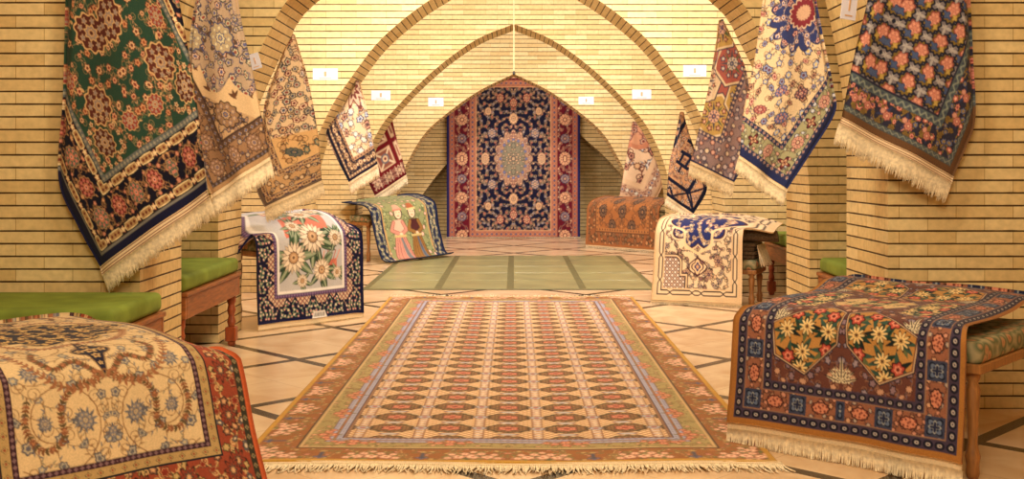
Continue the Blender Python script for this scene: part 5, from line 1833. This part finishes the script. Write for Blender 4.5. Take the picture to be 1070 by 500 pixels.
def card(label, c, ux, uy, w, h):
    c, ux, uy = Vector(c), Vector(ux).normalized(), Vector(uy).normalized()
    nz = ux.cross(uy).normalized()

    def boxat(off, du, dv, wu, hv, th, z0):
        mb = MB()
        vs = []
        for dz in (z0, z0 + th):
            for (a, b) in ((-1, -1), (1, -1), (1, 1), (-1, 1)):
                vs.append(tuple(c + ux * (du + a * wu / 2) + uy * (dv + b * hv / 2) + nz * dz))
        mb.add(vs, [(3, 2, 1, 0), (4, 5, 6, 7), (0, 1, 5, 4), (1, 2, 6, 5), (2, 3, 7, 6), (3, 0, 4, 7)])
        return mb
    o = boxat(0, 0, 0, w, h, 0.006, 0.0).build('price_card', 'card')
    boxat(0, 0, h * 0.02, w * 0.10, h * 0.42, 0.002, 0.006).build('emblem', 'cardmark', o)['label'] = 'small ochre printed mark'
    mb = boxat(0, 0, -h * 0.36, w * 0.5, h * 0.05, 0.002, 0.006)
    mb.build('print_line', 'cardmark', o)
    tag(o, label, 'price card', 'white price cards on the brickwork')
    return o


for (x, y, w, h, D, r, lb) in TAGS:
    k = D / F
    card(lb, P(x, y, D), (1, 0, 0), (0, 0, 1), w * k, h * k)
# the two cards fixed to the soffits
card('tilted price card on the arch beside the beige carpet', P(266.5, 64, WALL4 + 0.002), (1, 0.0, 0.30), (-0.30, 0, 1), 0.075, 0.11)
card('tilted price card on the arch between the two nearest right carpets', P(887, 6, WALL5 + 0.02 - 0.1), (1, 0.3, -0.12), (0.12, 0, 1), 0.085, 0.14)

# plain cord hanging straight down from the vault
mb = MB()
k = WALL2 - 0.25
p0, p1 = P(536.5, -150, k), P(537, 77, k)
mb.tube([(p1[0], k, ZT), (p1[0], k, p1[2] + 0.03)], 0.007, 8)
cd = mb.build('hanging_cord', 'cord')
mb = MB()
mb.lathe([(0.006, p1[2] + 0.035), (0.018, p1[2] + 0.02), (0.018, p1[2]), (0.004, p1[2] - 0.02)], p1[0], k, 12)
mb.build('weight', 'iron', cd)
tag(cd, 'thin pale cord hanging down the middle of the arches', 'cord')

eM = (BM_ - AM) / np.linalg.norm(BM_ - AM)
nM = np.array((-eM[1], eM[0]))
c0 = AM + eM * 0.18 + nM * 0.22
rolled('rolled_carpet', 'dark brown rolled carpet under the right edge of the medallion carpet', (c0[0], c0[1], 0.612), (eM[0], eM[1], 0), 0.86, 0.062, 'darkback', 'fringe', 0.95)
# a folded carpet below it whose white fringe hangs over the bench end
c1 = AM + eM * 0.55 + nM * 0.30
mb = MB()
vv, ff = [], []
K = 14
for j in range(4):
    z0 = 0.402 + j * 0.036
    for i in range(K):
        t = i / (K - 1)
        a = t * 2 * PI
        r = (0.5 + 0.5 * abs(math.cos(a)) ** 0.5)
for j in range(4):
    z0, z1 = 0.403 + j * 0.036, 0.437 + j * 0.036
    sub = MB()
    sub.box(-0.36, 0.30 + 0.012 * (j % 2), -0.15, 0.15, z0, z1, 0.014, 3)
    mb.add([(c1[0] + eM[0] * x + nM[0] * y, c1[1] + eM[1] * x + nM[1] * y, z) for x, y, z in sub.v], sub.f)
fc = mb.build('folded_carpet', 'darkback', smooth=True)
tag(fc, 'folded carpet with bunched white fringe under the medallion carpet', 'carpet')
p0 = c1 + eM * 0.312 - nM * 0.15
p1 = c1 + eM * 0.312 + nM * 0.15
hem = np.stack([np.linspace(p0[0], p1[0], 20), np.linspace(p0[1], p1[1], 20), np.full(20, 0.53)], 1)
hem[:, :2] += eM * 0.012
fringe(fc, hem, np.repeat(np.array([[eM[0] * 0.28, eM[1] * 0.28, -0.96]]), 20, 0), 0.17, 130, 0.02, 41, 0.006, 0.25, None, (eM[0], eM[1], 0))

# ------------------------------------------------------------------ light
def area(name, loc, size, power, col, rot=(0, 0, 0), sy=None):
    d = bpy.data.lights.new(name, 'AREA')
    d.shape = 'RECTANGLE' if sy else 'DISK'
    d.size = size
    if sy:
        d.size_y = sy
    d.energy = power
    d.color = col
    o = bpy.data.objects.new(name, d)
    COL.objects.link(o)
    o.location = loc
    o.rotation_euler = rot
    return o


WARM = (1.0, 0.86, 0.61)
BAY = (1.0, 0.94, 0.87)
area('hall_fill', (0, 0.6, 3.7), 1.8, 170, WARM, (math.radians(48), 0, 0))  # soft fill added on the camera side, not a known fixture
area('hall_fill', (0, 4.0, 3.85), 1.0, 60, WARM, (math.radians(10), 0, 0))
area('lamp_bay', (0, 7.2, 3.7), 0.6, 45, WARM)


def spot(loc, target, power, deg, blend=0.6, radius=0.25):  # added spots that brighten the carpets from the front, no fixture known
    d = bpy.data.lights.new('spot_fill', 'SPOT')
    d.energy = power
    d.color = WARM
    d.spot_size = math.radians(deg)
    d.spot_blend = blend
    d.shadow_soft_size = radius
    o = bpy.data.objects.new('spot_fill', d)
    COL.objects.link(o)
    o.location = loc
    o.rotation_euler = (Vector(target) - Vector(loc)).to_track_quat('-Z', 'Y').to_euler()


spot((0, 1.2, 3.3), (0, 9.0, 0.9), 520, 44)
for sx in (-1, 1):
    spot((sx * -0.7, 3.6, 3.5), (sx * 1.75, 6.6, 1.75), 130, 46)
    area('lamp_bay', (sx * 1.5, 8.75, 2.95), 0.45, 60, BAY, (math.radians(70), 0, sx * 0.10))
    area('lamp_bay', (sx * 1.45, 11.7, 2.85), 0.45, 62, BAY, (math.radians(64), 0, sx * 0.10))
    area('lamp_bay', (sx * 1.2, 15.25, 2.8), 0.4, 42, BAY, (math.radians(60), 0, sx * 0.10))
area('lamp_bay', (0, 9.4, 3.75), 1.0, 60, BAY)
area('lamp_bay', (0, 12.4, 3.75), 1.0, 60, BAY)
area('lamp_bay', (0.2, 17.9, 3.6), 0.5, 22, BAY)

w = bpy.data.worlds.new('hall_air')
w.use_nodes = True
w.node_tree.nodes['Background'].inputs[0].default_value = (1.0, 0.85, 0.62, 1)
w.node_tree.nodes['Background'].inputs[1].default_value = 0.25
SC.world = w

cam = bpy.data.cameras.new('camera')
cam.sensor_fit = 'HORIZONTAL'
cam.sensor_width = 36.0
cam.lens = 36.0 * F / 1070.0
cam.shift_x = (535.0 - CX) / 1070.0
cam.shift_y = (HY - 250.0) / 1070.0
co = bpy.data.objects.new('camera', cam)
COL.objects.link(co)
co.location = (0, 0, CH)
co.rotation_euler = (PI / 2, 0, 0)
SC.camera = co

SC.view_settings.view_transform = 'Standard'
SC.view_settings.look = 'None'
SC.view_settings.gamma = 1.0
SC.view_settings.use_curve_mapping = False
SC.view_settings.exposure = 0.0
